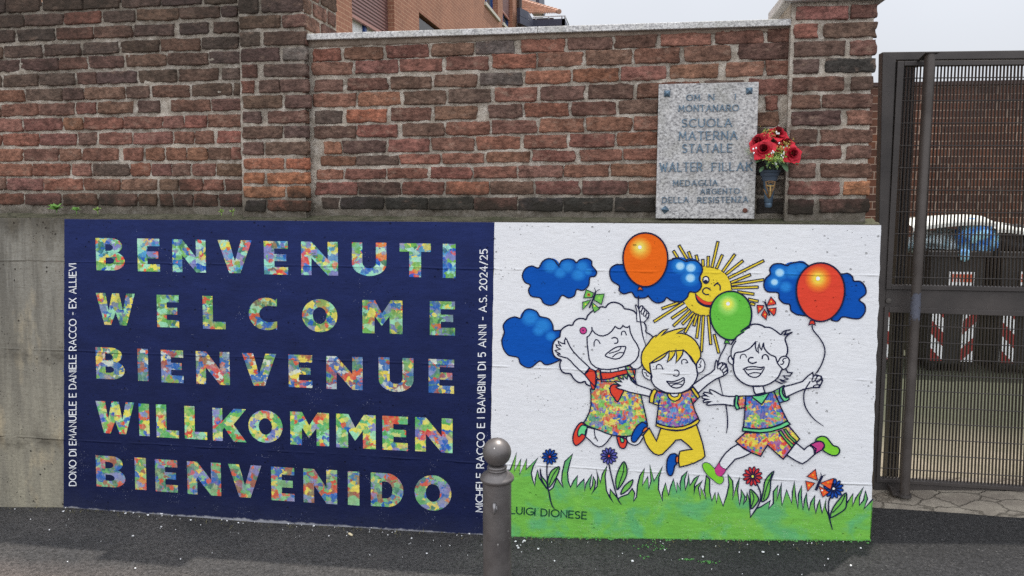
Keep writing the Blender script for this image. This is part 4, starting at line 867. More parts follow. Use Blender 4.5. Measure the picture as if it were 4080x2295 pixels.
# middle wall -------------------------------------------------------------------
mid = empty('brick_wall', (-.5, .35, 1.5), 'lower brick wall between two pillars, topped by a grey granite coping', 'wall')
B = Bricks()
MW = [(80,315,397,3142,180,268,'82/260:brick 275/530 547/820 836/1110 1122/1370:grey 1408/1695:brick 1707/1995 2012/2280 2312/2632:brick 2652/2967 2987/3140'),
 (70,405,487,3142,268,378,'70/330 350/622 637/905 930/1202 1226/1507:rust 1520/1806:red 1826/2120 2137/2432 2457/2757 2802/3140:dark'),
 (90,515,592,3142,385,482,'90/270 297/556:brown 570/836 856/1130 1146/1420:grey 1437/1727:rust 1740/2036:rust 2053/2342 2367/2677:rust 2722/2964:brick 2977/3140'),
 (80,605,692,3122,500,602,'80/355 370/640:rust 660/932 946/1220 1240/1516:red 1534/1816 1840/2132:dark 2157/2300 2300/2560 2580/2840 2860/3125'),
 (90,712,797,3122,608,702,'90/266:plum 292/550:orange 577/836 856/1130 1202/1420 1434/1717:rust 1735/2022 2038/2294 2310/2550 2600/2870 2980/3055:brick'),
 (80,812,892,3122,712,812,'80/352 360/622:brick 650/922 932/1212 1226/1510:brown 1530/1816:brick 1828/2122:brick 2134/2295:brick 2310/2600 2650/2900 2920/3062'),
 (80,910,992,3122,818,912,'150/260:rust 270/546 560/822 836/1112 1126/1406:rust 1424/1706:brick 1720/2012:brick 2027/2290:brick 2310/2600 2650/2900 2920/3120:dark'),
 (80,1008,1066,3122,925,1010,'128/352:brick 360/622 635/892:brick 905/1176:brick 1194/1472:brick 1480/1757:brick 1788/2057:brick 2070/2295:brick 2310/2600 2650/2900 2920/3120:dark'),
 (80,1090,1152,3122,1030,1125,'100/272:brick 285/546 555/817:brick 829/1094:brick 1105/1386:brick 1394/1682 1688/1974:brick 1986/2290:brick 2310/2600 2650/2900 2920/3110:black'),
 (80,1170,1248,3122,1150,1250,'95/360:brick 370/642 650/917 930/1206:orange 1213/1492:brown 1504/1787 1800/2090:brown 2100/2280 2300/2600 2650/2900 2920/3100:grey'),
 (80,1265,1338,3122,1270,1372,'140/246:dark 250/532:black 545/817 820/1106:black 1110/1388 1394/1676:black 1680/2002 2012/2275:black 2300/2600 2650/2900 2920/3115:black')]
rows(B, 1200, 0, S1, MW, YM, lambda ri, bi: rb.choice(['red','brown','brown','dark','red'] if ri < 10 else ['dark','black','brown']))
B.build('brick_face', BRM, mid)
MX0, MX1 = -1.835, .775
CZ = onY(2000, 110, YM-.042).z - .035
mortar('mortar', MX0, MX1, 1.50, CZ, YM, MOM, mid, .0075, seed=8)
core('wall_core', MX0+.02, MX1, 1.45, CZ, YM+.02, YM+.36, MOM, mid)
# smooth mortar band right below the coping
v0 = MB()
za, zc = onY(1260, 240*S1, YM-.008).z, onY(1260, 300*S1, YM-.008).z
V = []; Fc = []; n = 90
for i in range(n+1):
    x = MX0+.015+(MX1-MX0-.03)*i/n; t = i/n
    lo = zc + (CZ-.018-zc)*min(1, t*1.25)**.8 + .006*noise.noise(Vector((x*12, 0, 3)))
    V += [lean(x, YM-.0095, CZ+.001), lean(x, YM-.0095, lo), lean(x, YM+.012, lo-.004)]
for i in range(n): Fc += [(i*3+1, i*3+4, i*3+3, i*3), (i*3+2, i*3+5, i*3+4, i*3+1)]
mb_ = Mat('grey_render', .95, 0, .2); cc = mb_.mix(mb_.rng(mb_.noise(5, 6, .65), .35, .68), A(142, 128, 114), A(104, 92, 82)); cc = mb_.mix(mb_.rng(mb_.noise(30, 5), .5, .75, 0, .5), cc, A(170, 160, 146)); mb_.bump(mb_.noise(70, 6, .7), .006, .8)
mesh('mortar_band', V, Fc, mid, mb_.color(cc), True)
xj = onY(2142, 115, YM-.04).x
for a, c in ((MX0-.012, xj-.0012), (xj+.0012, MX1+.012)):
    b = MB(); b.hexa([lean(x, y, z) for z in (CZ+.002, CZ+.035) for x, y in ((a, YM-.042), (c, YM-.042), (c, YM+.40), (a, YM+.40))])
    bevel(b.build('coping', GRAN, mid), .003)
# right pillar ---------------------------------------------------------------------
pir = empty('brick_pillar', (.95, .35, 1.5), 'brown brick pillar with granite cap beside the gate', 'pillar')
B = Bricks(); K4 = .6902
# all in photo pixels
def rp(*l): return l
RPX = [(3160,-52,2,3494,-60,-10,'3168/3300 3312/3496'),(3170,28,84,3494,16,72,'3172/3382:red 3390/3494:brown'),(3160,94,155,3494,85,150,'3163/3258:red 3280/3494'),(3160,165,228,3490,160,222,'3161/3369 3385/3491'),(3160,238,296,3490,230,288,'3161/3264 3288/3488:black'),
 (3158,308,366,3482,302,358,'3157/3367 3388/3481'),(3155,377,435,3480,372,430,'3155/3264 3275/3480'),(3150,442,503,3478,440,497,'3151/3351 3374/3477'),(3148,513,572,3478,514,569,'3149/3255 3267/3477'),(3148,581,638,3470,580,632,'3162/3354 3370/3470'),
 (3145,650,709,3472,652,708,'3146/3249 3268/3473'),(3140,721,777,3468,722,778,'3140/3345:red 3362/3467:orange'),(3138,793,855,3465,790,845,'3139/3239 3262/3463:brown')]
rows(B, 0, 0, 1, RPX, YR, lambda ri, bi: rb.choice(['brown','dark','brown','red']))
RX0, RX1 = .758, 1.148
for i, (_, t, b_, _, t2, b2, _) in enumerate(RPX):
    z1, z0 = onY(3170, t, YR).z, onY(3170, b_, YR).z
    if i % 2: B.face(YR, YR+.10, z0, z1, 0, shade('brown'), .008, 'side', RX1-.004); B.face(YR+.12, YR+.36, z0, z1, 0, shade('dark'), .008, 'side', RX1-.004)
    else: B.face(YR, YR+.24, z0, z1, 0, shade('dark'), .008, 'side', RX1-.004); B.face(YR+.26, YR+.36, z0, z1, 0, shade('brown'), .008, 'side', RX1-.004)
B.build('brick_face', BRM, pir)
PZ = onY(3300, 10, YR).z + .004
mortar('mortar', RX0, RX1, 1.50, PZ, YR, MOM, pir, .007, seed=5)
core('pillar_core', RX0, RX1-.003, 1.45, PZ, YR+.012, YR+.37, MOM, pir)
b = MB(); b.hexa([lean(x, y, z) for z in (PZ+.001, PZ+.045) for x, y in ((RX0-.045, YR-.05), (RX1+.055, YR-.05), (RX1+.055, YR+.44), (RX0-.045, YR+.44))])
bevel(b.build('cap_slab', GRAN, pir), .004)

# ------------------------------------------------------------------ memorial plaque
TP = (2600, 310, .4004)
def TPp(x, y): return (TP[0]+x*TP[2], TP[1]+y*TP[2])
plq = empty('memorial_plaque', (.36, .17, 1.53), 'speckled grey granite memorial plaque with blue metal letters on the brick wall', 'plaque')
PY = .052
cor = [onY(*TPp(*q), PY) for q in ((62,64),(1058,40),(1012,1402),(32,1398))]
cor = [Vector((p.x, p.y, p.z)) for p in cor]
b = MB(); b.slab(cor, (0, .035, 0)); GP = granite('granite_plaque', 75, .80); bevel(b.build('slab', GP, plq), .002)
met = Mat('verdigris_bronze', .45, .6, .5); cc = met.mix(met.rng(met.noise(60, 5), .35, .65), A(98, 120, 136), A(68, 86, 100)); MET = met.color(cc)
def serif_text(text, x0, x1, yt, yb, wf=.115):
    """raised letters with serifs; tile coordinates"""
    st, L_ = layout(text, .34, .6); m = MB()
    a = onY(*TPp(x0, yb), PY); e = onY(*TPp(x1, yb-(x1-x0)*.012), PY); h = onY(*TPp(x0, yt), PY) - a; d = (e-a)/max(L_, .05)
    H_ = h.length; rr = H_*wf/2
    if len(text) == 1: d = (e-a)/max(L_, .4)
    for s in st:
        pts = [a + d*q[0] + h*q[1] for q in s]
        for p, q in zip(pts, pts[1:]):
            t = (q-p);
            if t.length < 1e-6: continue
            t.normalize(); nrm = Vector((-t.z, 0, t.x)); ex = t*rr*.9; ww = rr*(1.15 if abs(t.z) > .5 else .75)
            P4 = [p-ex+nrm*ww, q+ex+nrm*ww, q+ex-nrm*ww, p-ex-nrm*ww]
            m.slab([v_+Vector((0, -.006, 0)) for v_ in P4], (0, .0062, 0))
        for p, q in ((pts[0], pts[1]), (pts[-1], pts[-2])):
            if abs((q-p).normalized().z) > .55:
                P4 = [p+Vector((-rr*2.1, 0, rr*.55)), p+Vector((rr*2.1, 0, rr*.55)), p+Vector((rr*2.1, 0, -rr*.55)), p+Vector((-rr*2.1, 0, -rr*.55))]
                m.slab([v_+Vector((0, -.0055, 0)) for v_ in P4], (0, .0057, 0))
    return m
for txt, x0, x1, yt, yb in (('OM',338,470,170,225),('N',560,610,165,222),('I',822,835,162,215),('MONTANARO',262,855,276,335),('SCUOLA',295,785,414,490),('MATERNA',265,840,540,618),('STATALE',300,788,664,744),('WALTER',74,490,850,932),('FILLAK',592,988,848,926),('MEDAGLIA',205,645,1022,1075),('ARGENTO',478,862,1106,1156),('DELLA',100,355,1190,1243),('RESISTENZA',450,948,1190,1243)):
    o = serif_text(txt, x0, x1, yt, yb).build('raised_lettering', MET, plq); o['label'] = 'blue metal lettering reading ' + txt
for x, y, rot in ((145,158,0),(962,130,0),(124,1312,40)):
    c = onY(*TPp(x, y), PY); m = MB(); r = .0215
    q = [c + Vector((math.cos(R(45+rot+90*i))*r, .0, math.sin(R(45+rot+90*i))*r)) for i in range(4)]
    V = q + [p+Vector((0, -.006, 0)) for p in q] + [c+Vector((0, -.02, 0))]
    m.add(V, [(0,1,5,4),(1,2,6,5),(2,3,7,6),(3,0,4,7),(4,5,8),(5,6,8),(6,7,8),(7,4,8)]); m.build('stud', MET, plq)
m = MB(); c = onY(*TPp(920, 1320), PY); m.lathe([(.0125, .0), (.0125, .006), (.009, .009), (.001, .0095)], c, 16, Vector((0, -1, 0)))
m.build('rusty_bolt', plain('rust', (92, 58, 48), .9, 0, .3, 80), plq)['label'] = 'rusty bolt where one stud is missing'

# ------------------------------------------------------------------ flower vase and roses
TVz = (2940, 480, .2552)
def V_(x, y, Y=.045): return onY(TVz[0]+x*TVz[2], TVz[1]+y*TVz[2], Y)
vc_ = V_(485, 1100, .05)
vase = empty('flower_vase', vc_, 'blue grey metal grave vase with a gilt cross, fixed to the wall beside the plaque', 'vase')
VM = Mat('blue_grey_metal', .42, .35, .5); VMm = VM.color(VM.mix(VM.rng(VM.noise(40, 5), .35, .7), A(82, 102, 118), A(60, 74, 88)))
pz = lambda y: V_(485, y, .05).z
sc_ = (V_(600, 1000, .05) - V_(500, 1000, .05)).length/100
prof = [(1, 1362), (45, 1358), (58, 1335), (60, 1300), (56, 1290), (60, 1280), (66, 1270), (72, 1180), (98, 940), (112, 935), (118, 880), (128, 870), (140, 820), (158, 812), (168, 785), (172, 775), (150, 775), (120, 830), (20, 840)]
m = MB(); cx_, cy_ = vc_.x, vc_.y
m.lathe([(r*sc_, pz(y)-pz(1100)) for r, y in prof if y >= 940], Vector((cx_, cy_, pz(1100))), 32)
autosmooth(m.build('vase_body', VMm, vase), 30)
m = MB(); m.lathe([(r*sc_, pz(y)-pz(1100)) for r, y in ((90, 942), (120, 941), (124, 900), (128, 872), (142, 866), (150, 822), (164, 814), (172, 786), (178, 774), (156, 774), (120, 830), (20, 840))], Vector((cx_, cy_, pz(1100))), 32)
autosmooth(m.build('flared_rim', plain('dark_blue_grey_metal', (60, 70, 82), .42, .35, .15), vase), 25)
GOLD = plain('old_gilt', (170, 142, 92), .4, .5, .2, 60); BRZ = plain('dark_gilt', (112, 88, 60), .5, .4, .3, 90)
m = MB()
fy = cy_ - .033
def vp(x, y, d=0): p = V_(x, y, .05-.034); return Vector((p.x, fy - d + (.012 if y > 1150 else .0) * (y-1150)/60, p.z))
for s in ('505,1010 505,1100 503,1185', '450,1020 505,1022 560,1020'): m.tube([vp(*(float(q) for q in e.split(',')), .006) for e in s.split()], .0045, 6)
m.build('cross', GOLD, vase)
m = MB()
for s in ('430,950 470,1080 490,1215', '580,950 550,1080 500,1215', '400,1070 440,1150 490,1215', '455,1050 475,1110 492,1190', '550,1050 535,1110 512,1190', '440,960 500,945 570,960', '470,985 510,965 550,985', '435,1000 445,1040 470,1100', '570,1000 565,1040 545,1100'):
    m.tube([vp(*(float(q) for q in e.split(',')), .002) for e in s.split()], .0038, 5)
m.build('laurel_ornament', BRZ, vase)
m = MB(); p = Vector((cx_, cy_, pz(1000))); m.box(p.x-.012, p.x+.012, p.y+.01, p.y+.085, p.z-.012, p.z+.012); m.build('wall_bracket', VMm, vase)
bq = empty('rose_bouquet', V_(500, 770, .04), 'bouquet of red artificial roses with small white buds in the wall vase', 'flowers')
rose_m = Mat('red_silk', .6, 0, .3); ROSE = rose_m.color(rose_m.mix(rose_m.rng(rose_m.noise(60, 4), .3, .7), A(196, 30, 46), A(150, 14, 34)))
ROSED = plain('deep_red_silk', (112, 10, 26), .7, 0, .2, 60)
LF1 = plain('dark_leaf', (70, 96, 66), .5, 0, .25, 40); LF2 = plain('fern_green', (140, 166, 78), .6, 0, .35, 60); LF3 = plain('dry_fern', (160, 140, 70), .7, 0, .3, 60); BUD = plain('white_bud', (230, 230, 222), .6)
rr_ = random.Random(5)
ROSE1 = plain('light_red_petals', (192, 34, 50), .65, 0, .22, 70); ROSE2 = plain('red_petals_in_shade', (160, 16, 36), .65, 0, .25, 70); ROSE3 = plain('red_petals_deep_shade', (112, 8, 24), .7, 0, .25, 70)  # inner petals get darker reds: shade between petals put into the colour
def petal(m, c, ax, ang, r, open_, w_, curl, point):
    """cupped petal: rises from the calyx, opens outwards, tip rolled back to a point"""
    ax = ax.normalized(); u = ax.orthogonal().normalized(); v = ax.cross(u)
    d = u*math.cos(ang) + v*math.sin(ang); s_ = ax.cross(d); V = []; n, k = 7, 6
    for j in range(n+1):
        t = j/n
        rad = r*open_*(t**.8) + curl*r*max(0, t-.72)*1.5
        hgt = r*(1.02-open_*.72)*(t**.85) - curl*r*max(0, t-.74)*1.9
        wid = w_*r*(math.sin(math.pi*min(1, .12+.60*t))**.6)*(1 if t < .6 else 1-point*((t-.6)/.4)**1.6)
        for i in range(k+1):
            q = -1+2*i/k
            V.append(c + d*(rad - .20*wid*q*q) + s_*(wid*q) + ax*(hgt + .07*r*noise.noise(Vector((q*2.2+ang*3, t*3, r*90))) + .16*r*q*q*(1-t)))
    m.add(V, [(j*(k+1)+i, j*(k+1)+i+1, (j+1)*(k+1)+i+1, (j+1)*(k+1)+i) for j in range(n) for i in range(k)])
def rose(x, y, r, Y, ax):
    c = V_(x, y, Y); r *= sc_; ax = Vector(ax).normalized(); c = c - ax*r*.45; o = None
    for ring, (n, op, ww, cu, po, mt, nm) in enumerate(((5, 1.02, .62, .40, .95, ROSE1, 'rose'), (5, .72, .52, .28, .7, ROSE2, 'inner_petals'), (4, .42, .42, .10, .4, ROSE2, 'inner_petals'), (4, .22, .30, .0, .2, ROSE3, 'rose_heart'))):
        m = MB()
        for i in range(n): petal(m, c, ax, 2*math.pi*(i+.47*ring)/n + rr_.uniform(-.15, .15), r*rr_.uniform(.92, 1.1), op, ww, cu, po)
        q = m.build(nm, mt, o or bq, True); o = o or q
rose(405, 440, 172, -.04, (-.25, -1, .35)); rose(870, 510, 155, -.03, (.3, -1, .25)); rose(320, 318, 172, .005, (-.6, -.75, .6)); rose(625, 180, 165, .03, (.15, -.6, .9)); rose(765, 345, 140, .01, (.2, -.75, .7)); rose(615, 405, 105, .0, (0, -1, .4))
def leafy(m, c, d, L_, w_, up_=Vector((0, -.4, 1))):
    d = d.normalized(); s = d.cross(up_).normalized(); nn = s.cross(d); V = []
    for j in range(6):
        t = j/5; ww = w_*math.sin(math.pi*min(.98, .08+.9*t))**.8; p = c + d*L_*t - Vector((0, 0, L_*.25*t*t))
        V += [p - s*ww, p + nn*ww*.3, p + s*ww]
    m.add(V, [(j*3+i, j*3+i+1, (j+1)*3+i+1, (j+1)*3+i) for j in range(5) for i in range(2)])
for x, y, tx, ty, w_ in ((420,590,275,620,34),(700,650,770,755,52),(800,660,960,640,42),(400,720,345,775,30),(560,600,620,720,30),(610,560,660,650,40),(500,540,460,690,30),(590,330,540,250,26)):
    a, c = V_(x, y, -.0), V_(tx, ty, -.025); m = MB(); leafy(m, a, c-a, (c-a).length*1.05, w_*sc_); m.build('leaf', LF1, bq, True)
def sprig(x, y, n, spread, mat, Y=-.035, sz=11):
    m = MB()
    for i in range(n):
        a = V_(x + rr_.gauss(0, spread), y + rr_.gauss(0, spread*.8), Y + rr_.uniform(-.012, .02))
        d = Vector((rr_.uniform(-1, 1), rr_.uniform(-.8, .2), rr_.uniform(-.3, 1)))
        leafy(m, a, d, rr_.uniform(1.6, 3.0)*sz*sc_, sz*.55*sc_)
    m.build('foliage_sprig', mat, bq, True)['kind'] = 'stuff'
sprig(525, 590, 80, 50, LF2, -.05, 15); sprig(695, 535, 60, 48, LF2, -.045, 15); sprig(650, 455, 36, 38, LF2, -.04, 14); sprig(180, 490, 40, 38, plain('pale_fern', (150, 164, 122), .7, 0, .3, 60), -.01); sprig(505, 195, 55, 50, LF3, -.03, 14); sprig(760, 375, 60, 48, LF3, -.06, 14); sprig(410, 170, 20, 22, LF2, .0)
sprig(560, 640, 60, 60, LF2, -.06, 15); sprig(470, 600, 40, 35, LF2, -.07, 14); sprig(640, 600, 40, 40, plain('pale_green_sprig', (164, 188, 110), .6, 0, .3, 60), -.07, 13); sprig(620, 690, 60, 45, LF1, .0); sprig(500, 560, 50, 60, LF1, .01); sprig(560, 270, 40, 40, LF1, .02); sprig(680, 620, 40, 50, LF1, .0)
for x, y in ((250,508),(285,432),(240,445),(545,480),(560,498),(525,510),(600,180),(612,205),(640,205),(765,400),(715,425),(720,500),(715,525),(680,545),(645,355),(600,680),(590,660),(705,575)):
    m = MB(); m.ball(V_(x, y, -.05), 13*sc_, 8, 6, (1, 1, 1.3)); m.build('bud', BUD, bq, True)
m = MB()
for x, y in ((405,480),(870,540),(330,350),(640,230),(760,380),(520,600)): m.tube([V_(490, 800, .05), V_((x+490)/2, (y+800)/2+20, .02), V_(x, y, .02)], .0018, 5)
m.build('stems', LF1, bq)

# ------------------------------------------------------------------ weeds on the ledge
WEED = plain('weed_leaf', (92, 132, 56), .6, 0, .3, 50); WEED2 = plain('young_weed_leaf', (120, 146, 70), .6, 0, .3, 50)
def weed(x, y, n, L_, label, mat=WEED):
    p = onY(x*S1, y*S1, .05); e = empty('weed', p, label, 'weed', 'weeds growing on the ledge')
    m = MB()
    for i in range(n):
        a = 2*math.pi*i/n + rr_.uniform(-.3, .3); d = Vector((math.cos(a), math.sin(a)*.6-.2, rr_.uniform(.35, 1.2)))
        leafy(m, p, d, L_*rr_.uniform(.7, 1.15), L_*.17)
    m.build('leaves', mat, e, True)
    m = MB()
    for i in range(3): m.tube([p-Vector((0, 0, .02)), p+Vector((rr_.uniform(-.01, .01), 0, .02))], .0015, 5)
    m.build('stem', mat, e)
weed(362, 1345, 15, .055, 'largest leafy green weed on the ledge at far left'); weed(490, 1352, 11, .038, 'low spreading weed between two others on the left ledge'); weed(627, 1352, 8, .036, 'small upright weed on the ledge above the navy panel', WEED2)
weed(1420, 1362, 8, .024, 'tiny pale weed at the foot of the brick, left of the other tiny one', WEED2); weed(1492, 1362, 8, .026, 'tiny weed on the ledge nearest the orange bricks', WEED2)

# ------------------------------------------------------------------ ground
def asphalt_mat():
    m = Mat('asphalt', .88, 0, .35); x, y, z = m.xyz()
    c = m.mix(m.rng(m.noise(1.4, 6, .6), .36, .64), (.088, .086, .087, 1), (.142, .132, .126, 1))
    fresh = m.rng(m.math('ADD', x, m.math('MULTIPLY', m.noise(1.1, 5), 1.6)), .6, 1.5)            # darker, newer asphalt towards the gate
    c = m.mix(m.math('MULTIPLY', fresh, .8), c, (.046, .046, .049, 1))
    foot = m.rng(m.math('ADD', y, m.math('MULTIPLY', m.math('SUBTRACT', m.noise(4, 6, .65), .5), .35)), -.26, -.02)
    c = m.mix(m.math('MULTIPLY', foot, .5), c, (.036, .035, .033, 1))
    pale_left = m.rng(m.math('ADD', m.math('ADD', y, m.math('MULTIPLY', x, .0)), m.math('MULTIPLY', m.noise(2, 5), .5)), -.35, -.6)  # paler, pinker tone at left, away from the wall
    c = m.mix(m.math('MULTIPLY', m.math('MULTIPLY', pale_left, m.rng(x, .2, -1.4)), .7), c, (.25, .205, .182, 1))
    gr = m.noise(60, 7, .85); c = m.mix(1.0, c, m.rng(gr, .36, .64, .2, 1.85), 'MULTIPLY')
    vo = N(m.t, 'ShaderNodeTexVoronoi'); vo.inputs['Scale'].default_value = 150; m.L(m.pos, vo.inputs['Vector']); sp = N(m.t, 'ShaderNodeSeparateColor'); m.L(vo.outputs['Color'], sp.inputs[0])
    c = m.mix(m.math('MULTIPLY', m.math('GREATER_THAN', sp.outputs[0], .95), .35), c, (.20, .19, .18, 1))
    pt = m.math('MULTIPLY', m.rng(m.voro(28), .14, .07), m.math('GREATER_THAN', m.noise(3.5, 3), .57)); c = m.mix(m.math('MULTIPLY', pt, .6), c, (.34, .33, .32, 1))
    m.bump(m.math('ADD', m.math('MULTIPLY', m.voro(120), 1.0), m.math('MULTIPLY', gr, 2.2)), .014, 1.0); return m.color(c)
xs = [-220,-120,-60,-30,-15,-9,-6]+[-5+.1*i for i in range(91)]+[5,6,9,15,30,60,120,220]
ys = [-220,-120,-60,-30,-15,-9,-6,-5]+[-4+.16*i for i in range(26)]+[.16,.30,.42,.6]
V = [Vector((x, y, gz(x, max(y, -6)) + (.004*noise.noise(Vector((x*2.2, y*2.2, 0))) if abs(x) < 8 and y > -6 else 0))) for y in ys for x in xs]; n = len(xs)
Fc = [(j*n+i, j*n+i+1, (j+1)*n+i+1, (j+1)*n+i) for j in range(len(ys)-1) for i in range(n-1)]
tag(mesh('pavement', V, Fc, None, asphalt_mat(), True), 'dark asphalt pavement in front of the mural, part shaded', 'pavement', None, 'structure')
def mwarp(m, a=.10, sc=5):
    n = N(m.t, 'ShaderNodeVectorMath', operation='SCALE'); m.L(m.noise(sc, 5, .65, out='Color'), n.inputs[0]); n.inputs['Scale'].default_value = a
    q = N(m.t, 'ShaderNodeVectorMath', operation='ADD'); m.L(m.pos, q.inputs[0]); m.L(n.outputs[0], q.inputs[1]); return q.outputs[0]
# stone strip under the gate
pm = Mat('worn_stone_paving', .9, 0, .3); vd = pm.voro(4.6, pm.map((1.1, 2.0, 1), v=mwarp(pm)), 'DISTANCE_TO_EDGE')
cc = pm.mix(pm.rng(pm.noise(6, 6, .65), .35, .68), A(116, 108, 98, .95), A(150, 142, 128, .95)); cc = pm.mix(pm.rng(vd, .035, .004, 0, .6), cc, A(70, 64, 55)); cc = pm.mix(pm.rng(pm.noise(80, 5, .7), .52, .75, 0, .6), cc, A(84, 78, 70))
pm.bump(pm.math('ADD', pm.math('MULTIPLY', pm.rng(vd, .05, 0), -1.0), pm.math('MULTIPLY', pm.noise(40, 6, .7), .6)), .012, .9); PAVE = pm.color(cc)
GZ = -.035
V = []; Fc = []; n = 60
for i in range(n+1):
    x = XR + .002 + (6-XR)*i/n; e = .012*noise.noise(Vector((x*7, 1, 0)))
    y0 = .335 - .105*min(1, max(0, (x-1.3)/.75)) + e
    for y, dz in ((y0, -.01), (y0+.012, .010), (.42, .010), (.52, .012), (.66, .014)):
        V.append(Vector((x, y, gz(x, min(y, .6))*(1 if y < .6 else 1) + dz + .004)))
for i in range(n):
    for j in range(4): Fc.append((i*5+j, (i+1)*5+j, (i+1)*5+j+1, i*5+j+1))
tag(mesh('paving', V, Fc, None, PAVE, True), 'worn pale stone paving strip under the gate', 'paving', None, 'structure')
ym = Mat('yard_cobbles', .9, 0, .3); x_, y_, z_ = ym.xyz(); vd = ym.voro(14, None, 'DISTANCE_TO_EDGE')
cc = ym.mix(ym.rng(ym.math('ADD', y_, ym.math('MULTIPLY', ym.noise(1.2, 5), .9)), 1.5, 2.3), A(194, 182, 160, 1.9), A(124, 128, 106, 2.7)); cc = ym.mix(ym.rng(ym.noise(2.5, 6, .7), .5, .7, 0, .5), cc, A(104, 112, 84, 1.6)); cc = ym.mix(ym.rng(vd, .03, .005, 0, .6), cc, A(92, 92, 70))
ym.bump(ym.noise(40, 5), .01, .8)
V = [Vector((x, y, .02 + (.0 if y > 1 else -.045))) for y in (.62, 2, 4, 8, 30, 60, 400) for x in (-400, -30, -8, 0, 3, 8, 30, 400)]
Fc = [(j*8+i, j*8+i+1, (j+1)*8+i+1, (j+1)*8+i) for j in range(6) for i in range(7)]
tag(mesh('courtyard', V, Fc, None, ym.color(cc), False), 'pale paved courtyard seen through the gate', 'courtyard', None, 'structure')
# flecks of paint and grit, green splashes
m = MB(); rf = random.Random(3)
def fleck(x, y, r):
    n = rf.randint(4, 6); z = gz(x, y)+.006; a0 = rf.random()*6
    q = [Vector((x+math.cos(a0+2*math.pi*i/n)*r*rf.uniform(.6, 1.3), y+math.sin(a0+2*math.pi*i/n)*r*rf.uniform(.5, 1.2), z)) for i in range(n)]
    b_ = len(m.v); m.v += q + [p+Vector((0, 0, .004)) for p in q]; m.f += [tuple(b_+n+i for i in range(n))] + [(b_+i, b_+(i+1) % n, b_+n+(i+1) % n, b_+n+i) for i in range(n)]
for u, v_ in ((262,2028),(254,2042),(60,2030),(122,2072),(198,2116),(455,2041),(500,2050),(532,2048),(590,2057),(646,2060),(686,2061),(760,2077),(643,2104),(530,2140),(645,2052),(950,2088),(905,2080),(1250,2100),(1150,2092),(1480,2108),(1310,2140),(1640,2150),(1870,2132),(2055,2162),(2062,2180),(2065,2188),(2090,2160),(2145,2192),(2084,2165),(2648,2195),(2520,2240),(2800,2222),(3100,2210),(3430,2170),(3390,2250),(3040,2200),(3300,2225),(2480,2210),(2210,2240),(270,2244),(540,2270),(720,2233),(1700,2210)):
    p = onZ(u, v_, -.2); p = onZ(u, v_, gz(p.x, p.y)); fleck(p.x, p.y, rf.uniform(.003, .0075))
for i in range(70):
    x = rf.uniform(-3.3, 1.2); fleck(x, -.03-abs(rf.gauss(0, .16)), rf.uniform(.001, .003))
fl = m.build('paint_flecks', plain('white_flecks', (225, 224, 218), .8), None); tag(fl, 'white paint flecks and grit strewn on the asphalt at the wall foot', 'paint flecks', None, 'stuff')
m = MB()
for i in range(260):
    x = rf.uniform(-.65, 1.22); y = -.010-abs(rf.gauss(0, .014)); fleck(x, y, rf.uniform(.002, .006))
for (u, v_, n, sx_, sy_) in ((2590,2190,26,.05,.02),(2740,2245,16,.02,.004),(2800,2255,14,.03,.004),(2840,2263,10,.02,.003),(3150,2178,40,.10,.02),(2570,2225,8,.02,.01),(2870,2165,20,.05,.015)):
    p = onZ(u, v_, -.18)
    for i in range(n): fleck(p.x+rf.gauss(0, sx_), p.y+rf.gauss(0, sy_), rf.uniform(.0015, .005))
for i, v in enumerate(m.v): m.v[i] = Vector((v.x, min(v.y, -.004), v.z - .003))
tag(m.build('paint_splatter', plain('green_splash', (84, 140, 74), .8), None), 'green paint splattered on the asphalt below the mural', 'paint splatter', None, 'stuff')
m = MB()
for i in range(420):
    x = rf.uniform(-3.9, 1.1); y = -.01-abs(rf.gauss(0, .05)); z = gz(x, y); d = Vector((rf.gauss(0, 1), rf.gauss(0, .6), rf.uniform(.1, .8))).normalized()*rf.uniform(.008, .03)
    p = Vector((x, y, z+.002)); s = Vector((.0012, 0, 0)); m.add([p-s, p+s, p+d], [(0, 1, 2)])
tag(m.build('dry_grass', plain('dry_grass_blades', (112, 106, 70), .9, 0, .3), None), 'dry grass blades and moss along the foot of the wall', 'dry grass', None, 'stuff')
def stub(u, v_, L_, r, a, label, rgb, nm, cat):
    p = onZ(u, v_, -.2); p = onZ(u, v_, gz(p.x, p.y)); d = Vector((math.cos(R(a)), math.sin(R(a)), 0))
    mm = MB(); mm.tube([p-d*L_/2+Vector((0, 0, r)), p-d*L_*.2+Vector((0, 0, r*1.1)), p+d*L_/2+Vector((0, 0, r))], [r*.8, r, r*.7], 8)
    tag(mm.build(nm, plain(nm, rgb, .8), None, True), label, cat)
stub(62, 2013, .045, .006, 12, 'tan cigarette end lying at the foot of the bare concrete', (190, 160, 116), 'cigarette_end', 'cigarette end')
stub(1397, 2134, .035, .007, -35, 'pale wood chip lying on the asphalt below the navy panel', (196, 182, 150), 'wood_chip', 'wood chip')

